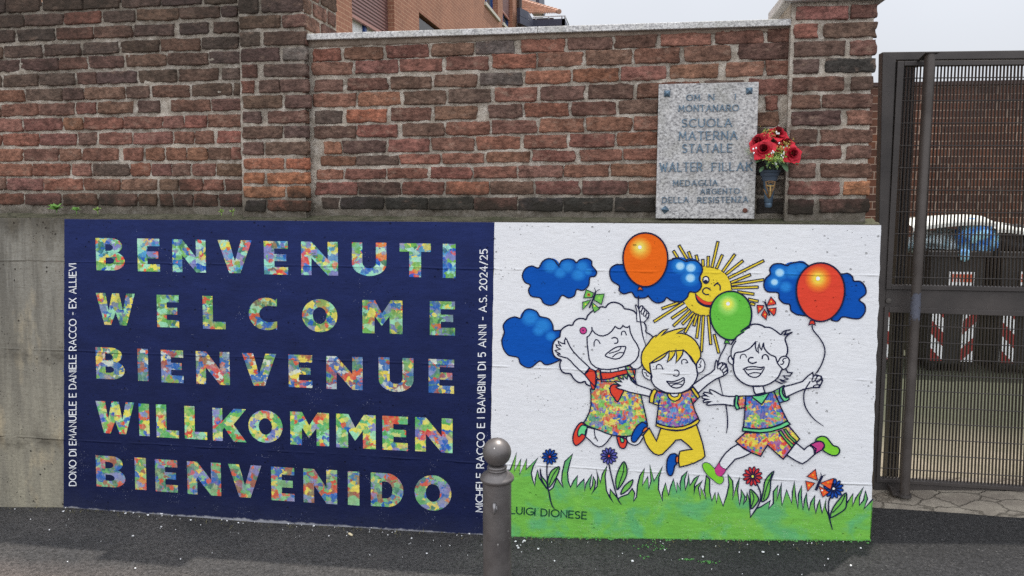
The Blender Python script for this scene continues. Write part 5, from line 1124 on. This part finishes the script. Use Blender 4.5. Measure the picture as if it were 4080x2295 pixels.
# ------------------------------------------------------------------ bollard
bd = ray(1980, 1801); bc = CAM + bd*2.85
bz0 = gz(bc.x, bc.y)
bol = empty('bollard', (bc.x, bc.y, bz0), 'grey metal bollard with ball top standing in front of the mural', 'bollard')
bm = Mat('bollard_grey_paint', .38, .55, .5); cc = bm.mix(bm.rng(bm.noise(9, 5, .6), .35, .68), A(108, 104, 102), A(84, 80, 79)); cc = bm.mix(bm.math('MULTIPLY', bm.rng(bm.voro(40, bm.map((1, 1, .6), (.5, .3, 0))), .11, .06, 0, .9), bm.math('GREATER_THAN', bm.noise(9, 3), .52)), cc, A(190, 188, 184)); cc = bm.mix(bm.rng(bm.noise(70, 6, .8), .60, .70, 0, .5), cc, A(140, 136, 132)); bm.L(bm.rng(bm.noise(14, 5), .3, .7, .32, .55), bm.b.inputs['Roughness']); bm.bump(bm.noise(60, 4), .0012, .5); BOL = bm.color(cc)
px = 2.85/F*bd.length/ (bd.dot(fw))                      # metres per photo pixel there
px = 2.85/F
sr = 57.0*px; C0 = Vector((bc.x, bc.y, 0))
zz_ = lambda y: bc.z - (y-205)*.397*px/ math.cos(R(12))
m = MB(); m.ball(bc, sr, 40, 24); m.build('ball_top', BOL, bol, True)
rx = lambda r: r*.397*px
m = MB(); m.lathe([(rx(80), zz_(335)), (rx(98), zz_(345)), (rx(102), zz_(358)), (rx(94), zz_(372)), (rx(98), zz_(378)), (rx(97), zz_(388)), (rx(90), zz_(392)), (rx(110), zz_(402)), (rx(150), zz_(432)), (rx(152), zz_(440)), (rx(164), zz_(448)), (rx(173), zz_(462)), (rx(172), zz_(478)), (rx(160), zz_(496)), (rx(146), zz_(502))][::-1], C0, 48)
autosmooth(m.build('collar', BOL, bol), 50)
m = MB(); m.lathe([(rx(145), bz0-.1), (rx(145), zz_(500))], C0, 48); autosmooth(m.build('post', BOL, bol), 50)
m = MB(); q = (CAM-bc); q.z = 0; q.normalize(); side = Vector((0,0,1)).cross(q); hc = Vector((bc.x, bc.y, zz_(722))) + q*rx(143) + side*rx(-28)
m.tube([hc+Vector((0, 0, rx(48)))-q*.004, hc+Vector((0, 0, rx(46)))+q*.010, hc+Vector((0, 0, rx(10)))+q*.016, hc-Vector((0, 0, rx(28)))+q*.014, hc-Vector((0, 0, rx(52)))+q*.006], [rx(14), rx(19), rx(17), rx(13), rx(9)], 10)
m.tube([hc+side*rx(18)+Vector((0, 0, rx(34))), hc+side*rx(24)+q*.010, hc+side*rx(10)-Vector((0, 0, rx(30)))+q*.006], [rx(9), rx(10), rx(7)], 8)
m.build('chain_hook', plain('hook_steel', (130, 128, 128), .35, .7), bol, True)

# ------------------------------------------------------------------ gate
GT = math.tan(R(2.0)); GY = .50 - GT*GZ
def Gp(u, v, d=0): return onY(u, v, GY-d, GT)
gm = Mat('brown_gate_paint', .5, .25, .4); cc = gm.mix(gm.rng(gm.noise(5, 5, .6), .35, .68), A(68, 63, 60), A(54, 50, 48)); cc = gm.mix(gm.rng(gm.noise(1.0, 5, .7, gm.map((12, 12, 3))), .62, .8, 0, .35), cc, A(92, 86, 80)); gm.bump(gm.noise(50, 4), .001, .5); GM = gm.color(cc)
gate = empty('metal_gate', (1.6, .5, GZ), 'dark brown metal gate of close upright bars with two mesh panels', 'gate')
def bar(mb, TL, TR, BR, BL, d0, d1): mb.slab([Gp(*TL, d0), Gp(*TR, d0), Gp(*BR, d0), Gp(*BL, d0)], (0, d1, 0))
XE = 5640                                     # the gate goes on past the edge of the photo
def yl(x, xa, ya, xb, yb): return ya + (yb-ya)*(x-xa)/(xb-xa)
m = MB()
bar(m, (3516,207), (3572,226), (3496,1955), (3480,1955), .0, .07)                                             # hanging stile
o1 = bevel(m.build('stile', GM, gate), .004)
m = MB(); e_ = yl(XE, 3516, 207, 4080, 200)
bar(m, (3516,207), (XE, e_), (XE, e_+33), (3572,240), -.001, .07); bevel(m.build('top_rail', GM, gate), .004)
m = MB(); bar(m, (3531,1151), (XE, yl(XE,3531,1151,4080,1162)), (XE, yl(XE,3531,1224,4080,1240)), (3527,1224), .001, .06); bevel(m.build('middle_rail', GM, gate), .003)
m = MB(); bar(m, (3493,1921), (XE, yl(XE,3493,1921,4080,1958)), (XE, yl(XE,3481,1956,4080,1993)), (3481,1956), .002, .06); bevel(m.build('bottom_rail', GM, gate), .003)
m = MB(); b0 = yl(5570,3516,207,4080,200)
bar(m, (5566, b0), (XE+60, b0), (XE+60, 2096), (5566, 2090), .003, .055); bevel(m.build('stile', GM, gate), .003)
def gpanel(TL, TR, BR, BL, ws, wt, wb, nrod, rod0, rod1):
    fr = MB(); d0, d1 = .012, .05
    lx = lambda v: yl(v, TL[1], TL[0], BL[1], BL[0]); rx_ = lambda v: yl(v, TR[1], TR[0], BR[1], BR[0])
    fr.slab([Gp(TL[0], TL[1], d0), Gp(TL[0]+ws, TL[1], d0), Gp(BL[0]+ws*.8, BL[1], d0), Gp(BL[0], BL[1], d0)], (0, d1, 0))
    fr.slab([Gp(TL[0]+ws, TL[1], d0), Gp(TR[0], TR[1], d0), Gp(TR[0], TR[1]+wt, d0), Gp(TL[0]+ws, TL[1]+wt, d0)], (0, d1-.001, 0))
    fr.slab([Gp(BL[0]+ws*.8, BL[1]-wb, d0), Gp(BR[0], BR[1]-wb, d0), Gp(BR[0], BR[1], d0), Gp(BL[0]+ws*.8, BL[1], d0)], (0, d1-.002, 0))
    fo = bevel(fr.build('panel_frame', GM, gate), .002)
    mm = MB()
    top0, top1 = Gp(TL[0]+ws, TL[1]+wt*.6, -.012), Gp(TR[0], TR[1]+wt*.6, -.012); bo0, bo1 = Gp(BL[0]+ws*.8, BL[1]-wb*.6, -.012), Gp(BR[0], BR[1]-wb*.6, -.012)
    n = int((top1-top0).length/.0172)
    for i in range(1, n):
        t = i/n; a = top0.lerp(top1, t); c = bo0.lerp(bo1, t); s = Vector((.0011, 0, 0)); dy = Vector((0, .021, 0))
        mm.hexa([c-s, c+s, c+s+dy, c-s+dy, a-s, a+s, a+s+dy, a-s+dy])
    for k in range(nrod):
        t = rod0+(rod1-rod0)*k/(nrod-1); a = top0.lerp(bo0, t); c = top1.lerp(bo1, t)
        mm.tube([a-Vector((0, .003, 0)), c-Vector((0, .003, 0))], .0030, 6)
    mm.build('bar_grating', GM, fo)
gpanel((3577,243), (5560,224), (5560,1190), (3531,1153), 27, 19, 17, 10, .063, .955)
gpanel((3525,1223), (5560,1283), (5560,2050), (3492,1922), 18, 22, 14, 10, .085, .925)
m = MB(); m.lathe([(.0155, 0), (.0155, .008), (.013, .010), (.001, .0105)], Gp(3539, 1199, .0), 20, Vector((0, -1, 0))); m.build('lock_cylinder', plain('lock_steel', (84, 80, 76), .4, .6), gate)
# leaning guide pole in front
pp = Mat('pole_paint', .5, .25, .4); x_, y_, z_ = pp.xyz()
pe = pp.math('MULTIPLY', pp.math('GREATER_THAN', pp.math('ADD', pp.noise(20, 6, .7), pp.rng(pp.math('ABSOLUTE', pp.math('SUBTRACT', z_, 1.03)), .20, .0, -.25, .22)), .56), 1.0)
cc = pp.mix(pe, pp.mix(pp.rng(pp.noise(8, 5), .35, .7), A(80, 74, 70), A(64, 58, 54)), pp.mix(pp.noise(40, 4), A(96, 98, 108), A(72, 74, 84))); pp.bump(pp.math('MULTIPLY', pe, -1.0), .0015, .8); PPM = pp.color(cc)
pt, pb = Gp(3706, 216, .10), Gp(3604, 1968, .10)
pole = empty('gate_pole', pb, 'round steel pole with flaking paint leaning in front of the gate', 'pole')
r0 = (Gp(3727, 600, .1)-Gp(3686, 600, .1)).length/2
m = MB(); m.tube([pb, pt], r0, 24); autosmooth(m.build('tube', PPM, pole), 50)
m = MB(); a = pt + Vector((0, 0, .002)); c = Gp(3654, 240, .0)
m.hexa([q+Vector((0, 0, h)) for h in (0, .005) for q in (a+Vector((-.033, -.033, 0)), a+Vector((.036, -.030, 0)), a+Vector((.036, .035, 0)), c+Vector((-.005, .0, -.012)))])
bevel(m.build('top_plate', GM, pole), .001)
m = MB(); m.tube([pb-Vector((0, 0, .012)), pb+Vector((0, 0, .002))], [r0*1.45, r0*1.35], 20); m.hexa([pb+Vector((-.06, -.0, -.012)), pb+Vector((0, -.02, -.012)), pb+Vector((0, .05, -.012)), pb+Vector((-.07, .06, -.008)), pb+Vector((-.06, -.0, .0)), pb+Vector((0, -.02, -.004)), pb+Vector((0, .05, -.004)), pb+Vector((-.07, .06, .03))])
m.build('foot_plate', GM, pole)
# gate post behind the bars
gp = empty('gate_post', onY(3550, 1930, GY+.20, GT), 'dark ribbed steel post standing behind the gate bars', 'post')
DK = plain('dark_post_paint', (44, 41, 40), .5, .3, .15)
m = MB()
for a, c, d in ((3602, 3616, .17), (3618, 3631, .16), (3633, 3648, .17)):
    off = -74
    m.slab([onY(a, 262, GY+d, GT), onY(c, 262, GY+d, GT), onY(c+off*.95, 1945, GY+d, GT), onY(a+off, 1945, GY+d, GT)], (0, .06, 0))
m.build('ribbed_profile', DK, gp); m = MB(); q = onY(3635, 262, GY+.17, GT); m.box(q.x-.05, q.x+.05, q.y-.01, q.y+.08, q.z, q.z+.01); m.build('cap_plate', DK, gp)

# ------------------------------------------------------------------ courtyard behind the gate
def block_wall_mat():
    m = Mat('brown_block_wall', .85, 0, .3); v = m.map((1, 1, 1), (R(90), 0, 0))
    br = N(m.t, 'ShaderNodeTexBrick'); br.inputs['Scale'].default_value = 1.0; br.inputs['Brick Width'].default_value = .26; br.inputs['Row Height'].default_value = .098; br.inputs['Mortar Size'].default_value = .006; br.offset = .5
    br.inputs['Color1'].default_value = A(104, 66, 48, .9); br.inputs['Color2'].default_value = A(78, 52, 42, .9); br.inputs['Mortar'].default_value = A(150, 128, 112, .9); m.L(v, br.inputs['Vector'])
    c = m.mix(1.0, br.outputs['Color'], m.rng(m.noise(2.2, 5), .3, .7, .6, 1.3), 'MULTIPLY'); x, y, z = m.xyz()
    c = m.mix(m.rng(m.math('ADD', z, m.math('MULTIPLY', m.noise(3, 4), .3)), 2.5, 3.1, 0, .5), c, A(58, 46, 42)); m.bump(br.outputs['Fac'], -.004, .6); return m.color(c)
FY = 7.0
yw = empty('boundary_wall', (3.5, FY, 0), 'brown block boundary wall at the back of the courtyard', 'wall')
BWM = block_wall_mat(); zt = (CAM + ray(3800, 324)*((FY-CAM.y)/ray(3800, 324).y)).z
m = MB(); m.box(1.6, 30, FY, FY+.3, 0, zt-.05); m.build('wall_face', BWM, yw)
m = MB(); m.box(1.55, 30.05, FY-.03, FY+.33, zt-.049, zt); m.build('coping', plain('dark_coping', (66, 52, 48), .9), yw)
BIN = plain('black_bin_plastic', (40, 38, 38), .5, 0, .15, 12, .002); LID = plain('white_lid', (186, 186, 178), .5, 0, .06)
REDT = plain('red_reflective', (130, 44, 40), .5); WHT = plain('white_reflective', (228, 228, 226), .5)
def BPt(u, v, Y): return onY(u, v, Y, 0)
BY = 3.35
def bin_(u0, u1, zt_, label, stripes, tagx=None):
    zt_ = BPt(3760, 1000+(.95-zt_)*400, BY-.035).z
    x0, x1 = BPt(u0, 1300, BY).x, BPt(u1, 1300, BY).x; cxm = (x0+x1)/2
    e = empty('waste_bin', (cxm, BY+.4, .02), label, 'waste bin', 'black waste bins in the courtyard')
    m = MB(); tp = .025
    m.hexa([(x0+tp, BY+.02, .09), (x1-tp, BY+.02, .09), (x1-tp, BY+.72, .09), (x0+tp, BY+.72, .09), (x0, BY, zt_), (x1, BY, zt_), (x1, BY+.78, zt_), (x0, BY+.78, zt_)]); bevel(m.build('bin_body', BIN, e), .02, 3)
    m = MB(); m.box(x0-.03, x1+.03, BY-.035, BY+.81, zt_-.05, zt_); bevel(m.build('rim', BIN, e), .01)
    for x in (x0+.09, x1-.09):
        for y in (BY+.10, BY+.62): m = MB(); m.lathe([(.07, -.025), (.075, -.01), (.075, .01), (.07, .025)], Vector((x, y, .095)), 20, Vector((1, 0, 0))); m.build('wheel', BIN, e)
    for side, slant in stripes:
        w_ = .105; a = x0+.045 if side < 0 else x1-.045-w_
        zb0, zt1 = .13, .62; mw = MB(); mw.box(a, a+w_, BY-.006, BY+.016, zb0, zt1); st = mw.build('reflective_strip', WHT, e)
        mr = MB(); per = .245
        for k in range(-1, 4):
            zs = zb0 + k*per
            q = [(a, zs), (a+w_, zs+slant*.115), (a+w_, zs+slant*.115+per*.48), (a, zs+per*.48)]
            q = [(x_, min(max(z, zb0), zt1)) for x_, z in q]
            if max(z for _, z in q)-min(z for _, z in q) < .01: continue
            mr.slab([(q[3][0], BY-.008, q[3][1]), (q[2][0], BY-.008, q[2][1]), (q[1][0], BY-.008, q[1][1]), (q[0][0], BY-.008, q[0][1])], (0, .002, 0))
        mr.build('red_chevron', REDT, st)
    if tagx:
        p, q = BPt(tagx[0], 1082, BY), BPt(tagx[1], 1138, BY)
        m = MB(); m.box(p.x, q.x, BY-.018, BY-.001, q.z, p.z); sg = m.build('notice', WHT, e)
        m = MB(); w_ = q.x-p.x; h_ = p.z-q.z
        for r_, (c0, nn_) in enumerate(((.72, 6), (.40, 7))):
            for i in range(nn_):
                a = p.x+w_*(.06+.88*i/nn_); m.box(a, a+w_*.88/nn_*.72, BY-.020, BY-.0185, q.z+h_*(c0-.14), q.z+h_*(c0+.12))
        m.build('notice_print', plain('red_print', (176, 84, 60), .6), sg)
    return e, x0, x1
bin_(3230, 3565, .93, 'black waste bin half hidden behind the gate post', [(1, -1)])
_, bx0, bx1 = bin_(3690, 3908, .95, 'black waste bin with white notice, blue bag bulging from it', [(-1, -1), (1, 1)], (3782, 3876))
_, cx0, cx1 = bin_(3972, 4190, .95, 'black waste bin at the right edge with dark bag on top', [(-1, -1), (1, 1)], (4062, 4150))
def lump(name, c, r, sc, mat, label, cat, wob=.35, seed=0, nu=26, nv=18):
    m = MB(); m.ball(c, r, nu, nv, sc, wob, seed); o = m.build(name, mat, None, True); return tag(o, label, cat)
bl = Mat('blue_plastic_film', .3, 0, .5); BLP = bl.color(bl.mix(bl.rng(bl.noise(9, 5, .6, dist=1), .38, .62), A(30, 116, 214), A(150, 205, 244))); bl.bump(bl.noise(18, 5, .7, dist=2), .03, .8)
wl = Mat('clear_plastic_film', .3, 0, .5); WLP = wl.color(wl.mix(wl.rng(wl.noise(7, 5, .6, dist=1), .38, .62), A(120, 150, 160), A(208, 220, 226))); wl.bump(wl.noise(18, 5, .7, dist=2), .03, .8)
p = BPt(3900, 945, BY+.12); lump('rubbish_bag', (p.x, BY+.16, p.z-.01), .172, (1.05, .8, 1.0), BLP, 'bright blue plastic rubbish bag bulging over a bin', 'bag', .35, 2)
p = BPt(3760, 965, BY+.15); lump('rubbish_bag', (p.x, BY+.30, p.z-.02), .17, (1.5, .9, .75), WLP, 'pale clear plastic rubbish bag beside the blue one', 'bag', .4, 5)
p = BPt(4050, 950, BY+.15); lump('rubbish_bag', (p.x, BY+.3, p.z-.03), .18, (1.35, .9, .75), BIN, 'black rubbish bag under a white lid at right edge', 'bag', .4, 9)
p = BPt(3838, 1015, BY-.02); lump('plastic_sheet', (p.x, BY-.045, p.z), .045, (1.1, .5, 1.25), BLP, 'loose blue plastic corner hanging over the bin rim', 'plastic sheet', .3, 4)
def lid(ua, va, ub, vb, uc, vc_, label):
    a, b_, c = BPt(ua, va, BY+.1), BPt(ub, vb, BY+.1), BPt(uc, vc_, BY+.1); V = []; n = 16
    for i in range(n+1):
        t = i/n; q = a*(1-t)*(1-t) + b_*2*t*(1-t) + c*t*t
        for dy, dz in ((-.06, -.035), (-.06, .0), (.25, .05), (.6, .03), (.6, -.01)): V.append(q+Vector((0, dy, dz)))
    tag(mesh('bin_cover', V, [(i*5+j, (i+1)*5+j, (i+1)*5+j+1, i*5+j+1) for i in range(n) for j in range(4)], None, LID, True), label, 'lid')
lid(3630, 905, 3860, 868, 3962, 888, 'white domed lid propped open over the blue bag'); lid(3958, 912, 4040, 902, 4180, 950, 'white domed lid resting on the black bag')

# ------------------------------------------------------------------ houses behind the wall
FX = -4.5
def tile_mat():
    m = Mat('brick_tile_cladding', .8, 0, .3); x, y, z = m.xyz(); cb = N(m.t, 'ShaderNodeCombineXYZ'); m.L(m.math('ADD', y, x), cb.inputs[0]); m.L(z, cb.inputs[1])
    br = N(m.t, 'ShaderNodeTexBrick'); br.inputs['Scale'].default_value = 1; br.inputs['Brick Width'].default_value = .255; br.inputs['Row Height'].default_value = .077; br.inputs['Mortar Size'].default_value = .0042
    br.inputs['Color1'].default_value = A(142, 98, 78); br.inputs['Color2'].default_value = A(132, 90, 72); br.inputs['Mortar'].default_value = A(176, 144, 118); m.L(cb.outputs[0], br.inputs['Vector'])
    c = m.mix(1.0, br.outputs['Color'], m.rng(m.noise(1.5, 5), .3, .7, .88, 1.12), 'MULTIPLY'); m.bump(br.outputs['Fac'], -.004, .5); return m.color(c)
TILEM = tile_mat()
bb = empty('brick_building', (FX, 12, 0), 'large orange brown building with blue window frames seen over the wall', 'building')
def FP(u, v): p = onX(u, v, FX); return p.y, p.z
BLF = plain('blue_window_frame', (38, 66, 122), .4, .2); SHU = Mat('brown_roller_shutter', .5, 0, .4); x_, y_, z_ = SHU.xyz()
wv = N(SHU.t, 'ShaderNodeTexWave', wave_type='BANDS', bands_direction='Z', wave_profile='SIN'); wv.inputs['Scale'].default_value = 5.2; SHU.L(SHU.pos, wv.inputs['Vector']); SHU.bump(wv.outputs['Fac'], .012, 1); SHUM = SHU.color(SHU.mix(wv.outputs['Fac'], A(84, 56, 54), A(104, 72, 68)))
GLS = Mat('window_glass', .06, 0, .9); GLM = GLS.color(A(70, 84, 92)); SILLM = plain('pale_sill', (176, 172, 160), .7); CUR = plain('white_curtain', (222, 226, 228), .9)
y_end = FP(2060, 60)[0]; y_beg = 3.0; ztop = 13.0
wins = []                                   # y0, y1, z0, z1
w1 = (FP(1403, 60)[0], FP(1571, 60)[0]); sl1 = onX(1403, 60, FX-.15).z
wins.append((w1[0], w1[1], 2.75, sl1+1.6, sl1, True))
w2 = (FP(1669.5, 60)[0], FP(1800, 60)[0]); wins.append((w2[0], w2[1], 1.2, FP(1669.5, 48)[1], None, False))
z3_ = FP(1932, 9)[1]; wins.append((FP(1932, 9)[0], FP(1984, 9)[0], z3_, z3_+1.6, None, True))
z4_ = FP(2003, 90)[1]; wins.append((FP(2003, 90)[0], FP(2043, 90)[0], z4_, z4_+2.2, FP(2003, 22)[1], True))
ycut = sorted({y_beg, y_end, *[q for a in wins for q in a[:2]]}); zcut = sorted({0.0, ztop, *[q for a in wins for q in a[2:4]]})
V = []; Fc = []
def qf(a, b_, c, d):
    n = len(V); V.extend([Vector(a), Vector(b_), Vector(c), Vector(d)]); Fc.append((n, n+1, n+2, n+3))
for ya, yb in zip(ycut, ycut[1:]):
    for za, zb2 in zip(zcut, zcut[1:]):
        ym_, zm_ = (ya+yb)/2, (za+zb2)/2
        if any(a[0] < ym_ < a[1] and a[2] < zm_ < a[3] for a in wins): continue
        qf((FX, ya, za), (FX, yb, za), (FX, yb, zb2), (FX, ya, zb2))
RC = .26
for a in wins:
    qf((FX, a[1], a[2]), (FX-RC, a[1], a[2]), (FX-RC, a[1], a[3]), (FX, a[1], a[3])); qf((FX-RC, a[0], a[2]), (FX, a[0], a[2]), (FX, a[0], a[3]), (FX-RC, a[0], a[3]))
    qf((FX, a[0], a[2]), (FX-RC, a[0], a[2]), (FX-RC, a[1], a[2]), (FX, a[1], a[2])); qf((FX-RC, a[0], a[3]), (FX, a[0], a[3]), (FX, a[1], a[3]), (FX-RC, a[1], a[3]))
qf((FX, y_end, 0), (FX-9, y_end, 0), (FX-9, y_end, ztop), (FX, y_end, ztop)); qf((FX-9, y_beg, 0), (FX, y_beg, 0), (FX, y_beg, ztop), (FX-9, y_beg, ztop)); qf((FX-9, y_end, 0), (FX-9, y_beg, 0), (FX-9, y_beg, ztop), (FX-9, y_end, ztop))
mesh('wall', V, Fc, bb, TILEM)
m = MB(); m.box(FX-9.4, FX+.5, y_beg-.4, y_end+.3, ztop, ztop+.3); m.build('roof', plain('roof_edge', (120, 84, 66), .9), bb)
for i, (ya, yb, za, zb2, sh, sill) in enumerate(wins):
    fr = MB(); x0, x1 = FX-RC+.02, FX-RC+.09
    def bx(a, b_, c, d, q0=x0, q1=x1, t=fr): t.box(q0, q1, a, b_, c, d)
    f_ = .09
    bx(ya, ya+f_, za, zb2); bx(yb-f_, yb, za, zb2); bx(ya+f_, yb-f_, zb2-f_, zb2); bx(ya+f_, yb-f_, za, za+f_); ymid = ya+(yb-ya)*.5; bx(ymid-.05, ymid+.05, za+f_, zb2-f_)
    wo2 = fr.build('window', BLF if i != 1 else plain('dark_lintel', (60, 56, 54), .5), bb)
    g_ = MB(); g_.box(x0+.01, x0+.025, ya+f_, yb-f_, za+f_, zb2-f_); g_.build('pane', GLM if i in (2,) else plain('dark_pane', (52, 48, 44), .3) if i == 1 else (CUR if i == 0 else GLM), wo2)
    if i in (2, 3): g_ = MB(); g_.box(x0-.08, x0-.07, ya+.05, ya+(yb-ya)*.45, za, zb2); g_.build('curtain', CUR, wo2)
    if sh: g_ = MB(); g_.box(x1+.01, x1+.05, ya+.02, yb-.02, sh, zb2); g_.build('shutter', SHUM, wo2); g_ = MB(); g_.box(x1+.008, x1+.06, ya+.02, yb-.02, sh-.05, sh); g_.build('shutter_rail', plain('shutter_rail', (150, 108, 98), .5), wo2)
    if sill and i: g_ = MB(); g_.box(FX-.1, FX+.06, ya-.12, yb+.12, za-.10, za-.004); g_.build('sill', SILLM, wo2)
    if i == 1: g_ = MB(); g_.box(FX-.24, FX-.02, ya+.01, yb-.01, zb2-.34, zb2-.1); g_.build('steel_lintel', plain('dark_steel', (58, 56, 56), .4, .3), wo2)
m = MB(); q = FP(2069, 60); m.tube([(FX+.10, y_end-.05, 0), (FX+.10, y_end-.05, ztop)], .09, 10); m.build('drainpipe', plain('brown_pipe', (66, 54, 50), .5), bb)
# house with terracotta roof and balcony
HY = 27.0
hb = empty('tiled_house', (-3.5, HY, 0), 'distant house with terracotta tiled roof and dark blue balcony', 'house')
def HP(u, v, Y=HY): return onY(u, v, Y, 0)
SLATE = plain('dark_blue_cladding', (62, 64, 78), .5, .2, .12, 3)
pa, pb_ = HP(2124, 78), HP(2251, 80); zt_b, zb_b = pa.z, HP(2124, 104).z
k1, k2 = onZ(2105, 47, zt_b), onZ(2072, 30, zt_b)
m = MB(); path = [k2, k1, pa, pb_, pb_+Vector((.0, 3.0, 0))]
for a, c in zip(path, path[1:]):
    a = Vector((a.x, a.y, 0)); c = Vector((c.x, c.y, 0)); nn_ = Vector((-(c-a).y, (c-a).x, 0)).normalized()*.12; zlo = zb_b - .3
    for h0, h1, o_ in ((zlo, zlo+(zt_b-zlo)*.47, 0), (zlo+(zt_b-zlo)*.49, zt_b, .015)):
        m.hexa([Vector((q.x, q.y, h)) for h in (h0, h1) for q in (a, c, c+nn_, a+nn_)])
m.build('balcony', SLATE, hb)
m = MB(); zr = HP(2124, 66).z
for u in (2136, 2186, 2239, 2251): p = HP(u, 78, HY+.06); m.tube([Vector((p.x, p.y, zt_b)), Vector((p.x, p.y, zr))], .03, 6)
for z in (zr, (zr+zt_b)/2+.05):
    a, c = HP(2122, 70, HY+.06), HP(2251, 70, HY+.06); m.tube([Vector((a.x, a.y, z)), Vector((c.x, c.y, z)), Vector((c.x, c.y+3, z))], .022, 6)
m.build('railing', plain('pale_railing', (176, 176, 178), .4, .4), hb)
e0, e1 = HP(2060, 62, HY+1.2), HP(2226, 59, HY+1.2); r0_, r1_ = HP(2060, 6, HY+5.5), HP(2080, 14, HY+5.2)
m = MB(); m.box(e0.x, e1.x-.25, HY+1.6, HY+9, 0, e0.z-.05); m.build('wall', plain('shaded_render', (92, 70, 62), .9), hb)
RT = plain('terracotta', (158, 122, 102), .85, 0, .4, 6)
m = MB(); nrow, ncol = 9, 22
for j in range(nrow):
    t0, t1 = j/nrow, (j+1.25)/nrow
    a0, a1 = e0.lerp(r0_, t0), e0.lerp(r0_, min(1, t1)); b0_, b1 = e1.lerp(r1_, t0), e1.lerp(r1_, min(1, t1))
    V = []; n = ncol*4
    for i in range(n+1):
        s = i/n; wv_ = .07*abs(math.sin(math.pi*ncol*s))
        V += [a0.lerp(b0_, s)+Vector((0, 0, wv_+.10)), a1.lerp(b1, s)+Vector((0, 0, wv_+.02)), a0.lerp(b0_, s)+Vector((0, 0, wv_+.02))]
    m.add(V, [(i*3, (i+1)*3, (i+1)*3+1, i*3+1) for i in range(n)] + [(i*3+2, (i+1)*3+2, (i+1)*3, i*3) for i in range(n)])
rf_ = m.build('roof', RT, hb)
m = MB(); n = 11
for i in range(n):
    a, c = r1_.lerp(e1, i/n), r1_.lerp(e1, (i+1.15)/n); up_ = Vector((0, 0, .12)); m.tube([a+up_, c+up_*1.1], [.075, .10], 10)
m.build('hip_tiles', plain('hip_terracotta', (172, 138, 120), .85, 0, .2, 5), rf_)
a, c = HP(2071, 9, HY+6), HP(2096, 9, HY+6)
m = MB(); m.hexa([a+Vector((0, 0, -.25)), c+Vector((.0, 0, -.25)), c+Vector((0, 2, .4)), a+Vector((0, 2, .4)), a, c, c+Vector((0, 2, .65)), a+Vector((0, 2, .65))]); m.build('upper_roof', RT, hb)
a, c, d_, q = HP(2103, 0, HY+6.5), HP(2132, 0, HY+6.5), HP(2139, 26, HY+6.5), HP(2103, 26, HY+6.5)
m = MB(); up2 = Vector((0, 0, 1.2)); m.slab([a+up2, c+up2-Vector((.15, 0, 0)), d_, q], (0, 2.5, 0)); m.build('dormer', plain('grey_render', (150, 146, 146), .9), hb)
m = MB(); m.slab([c+up2, c+up2+Vector((.12, 0, 0)), d_+Vector((.12, 0, 0)), d_], (0, 2.4, 0)); m.build('dormer_edge', SLATE, hb)
a, c = HP(2142, 32, HY+6.5), HP(2160, 40, HY+6.5); m = MB(); m.slab([HP(2150, 22, HY+6.5), HP(2157, 22, HY+6.5), c, HP(2142, 40, HY+6.5)], (0, .8, 0)); m.build('chimney', plain('pale_chimney', (206, 206, 200), .9), hb)
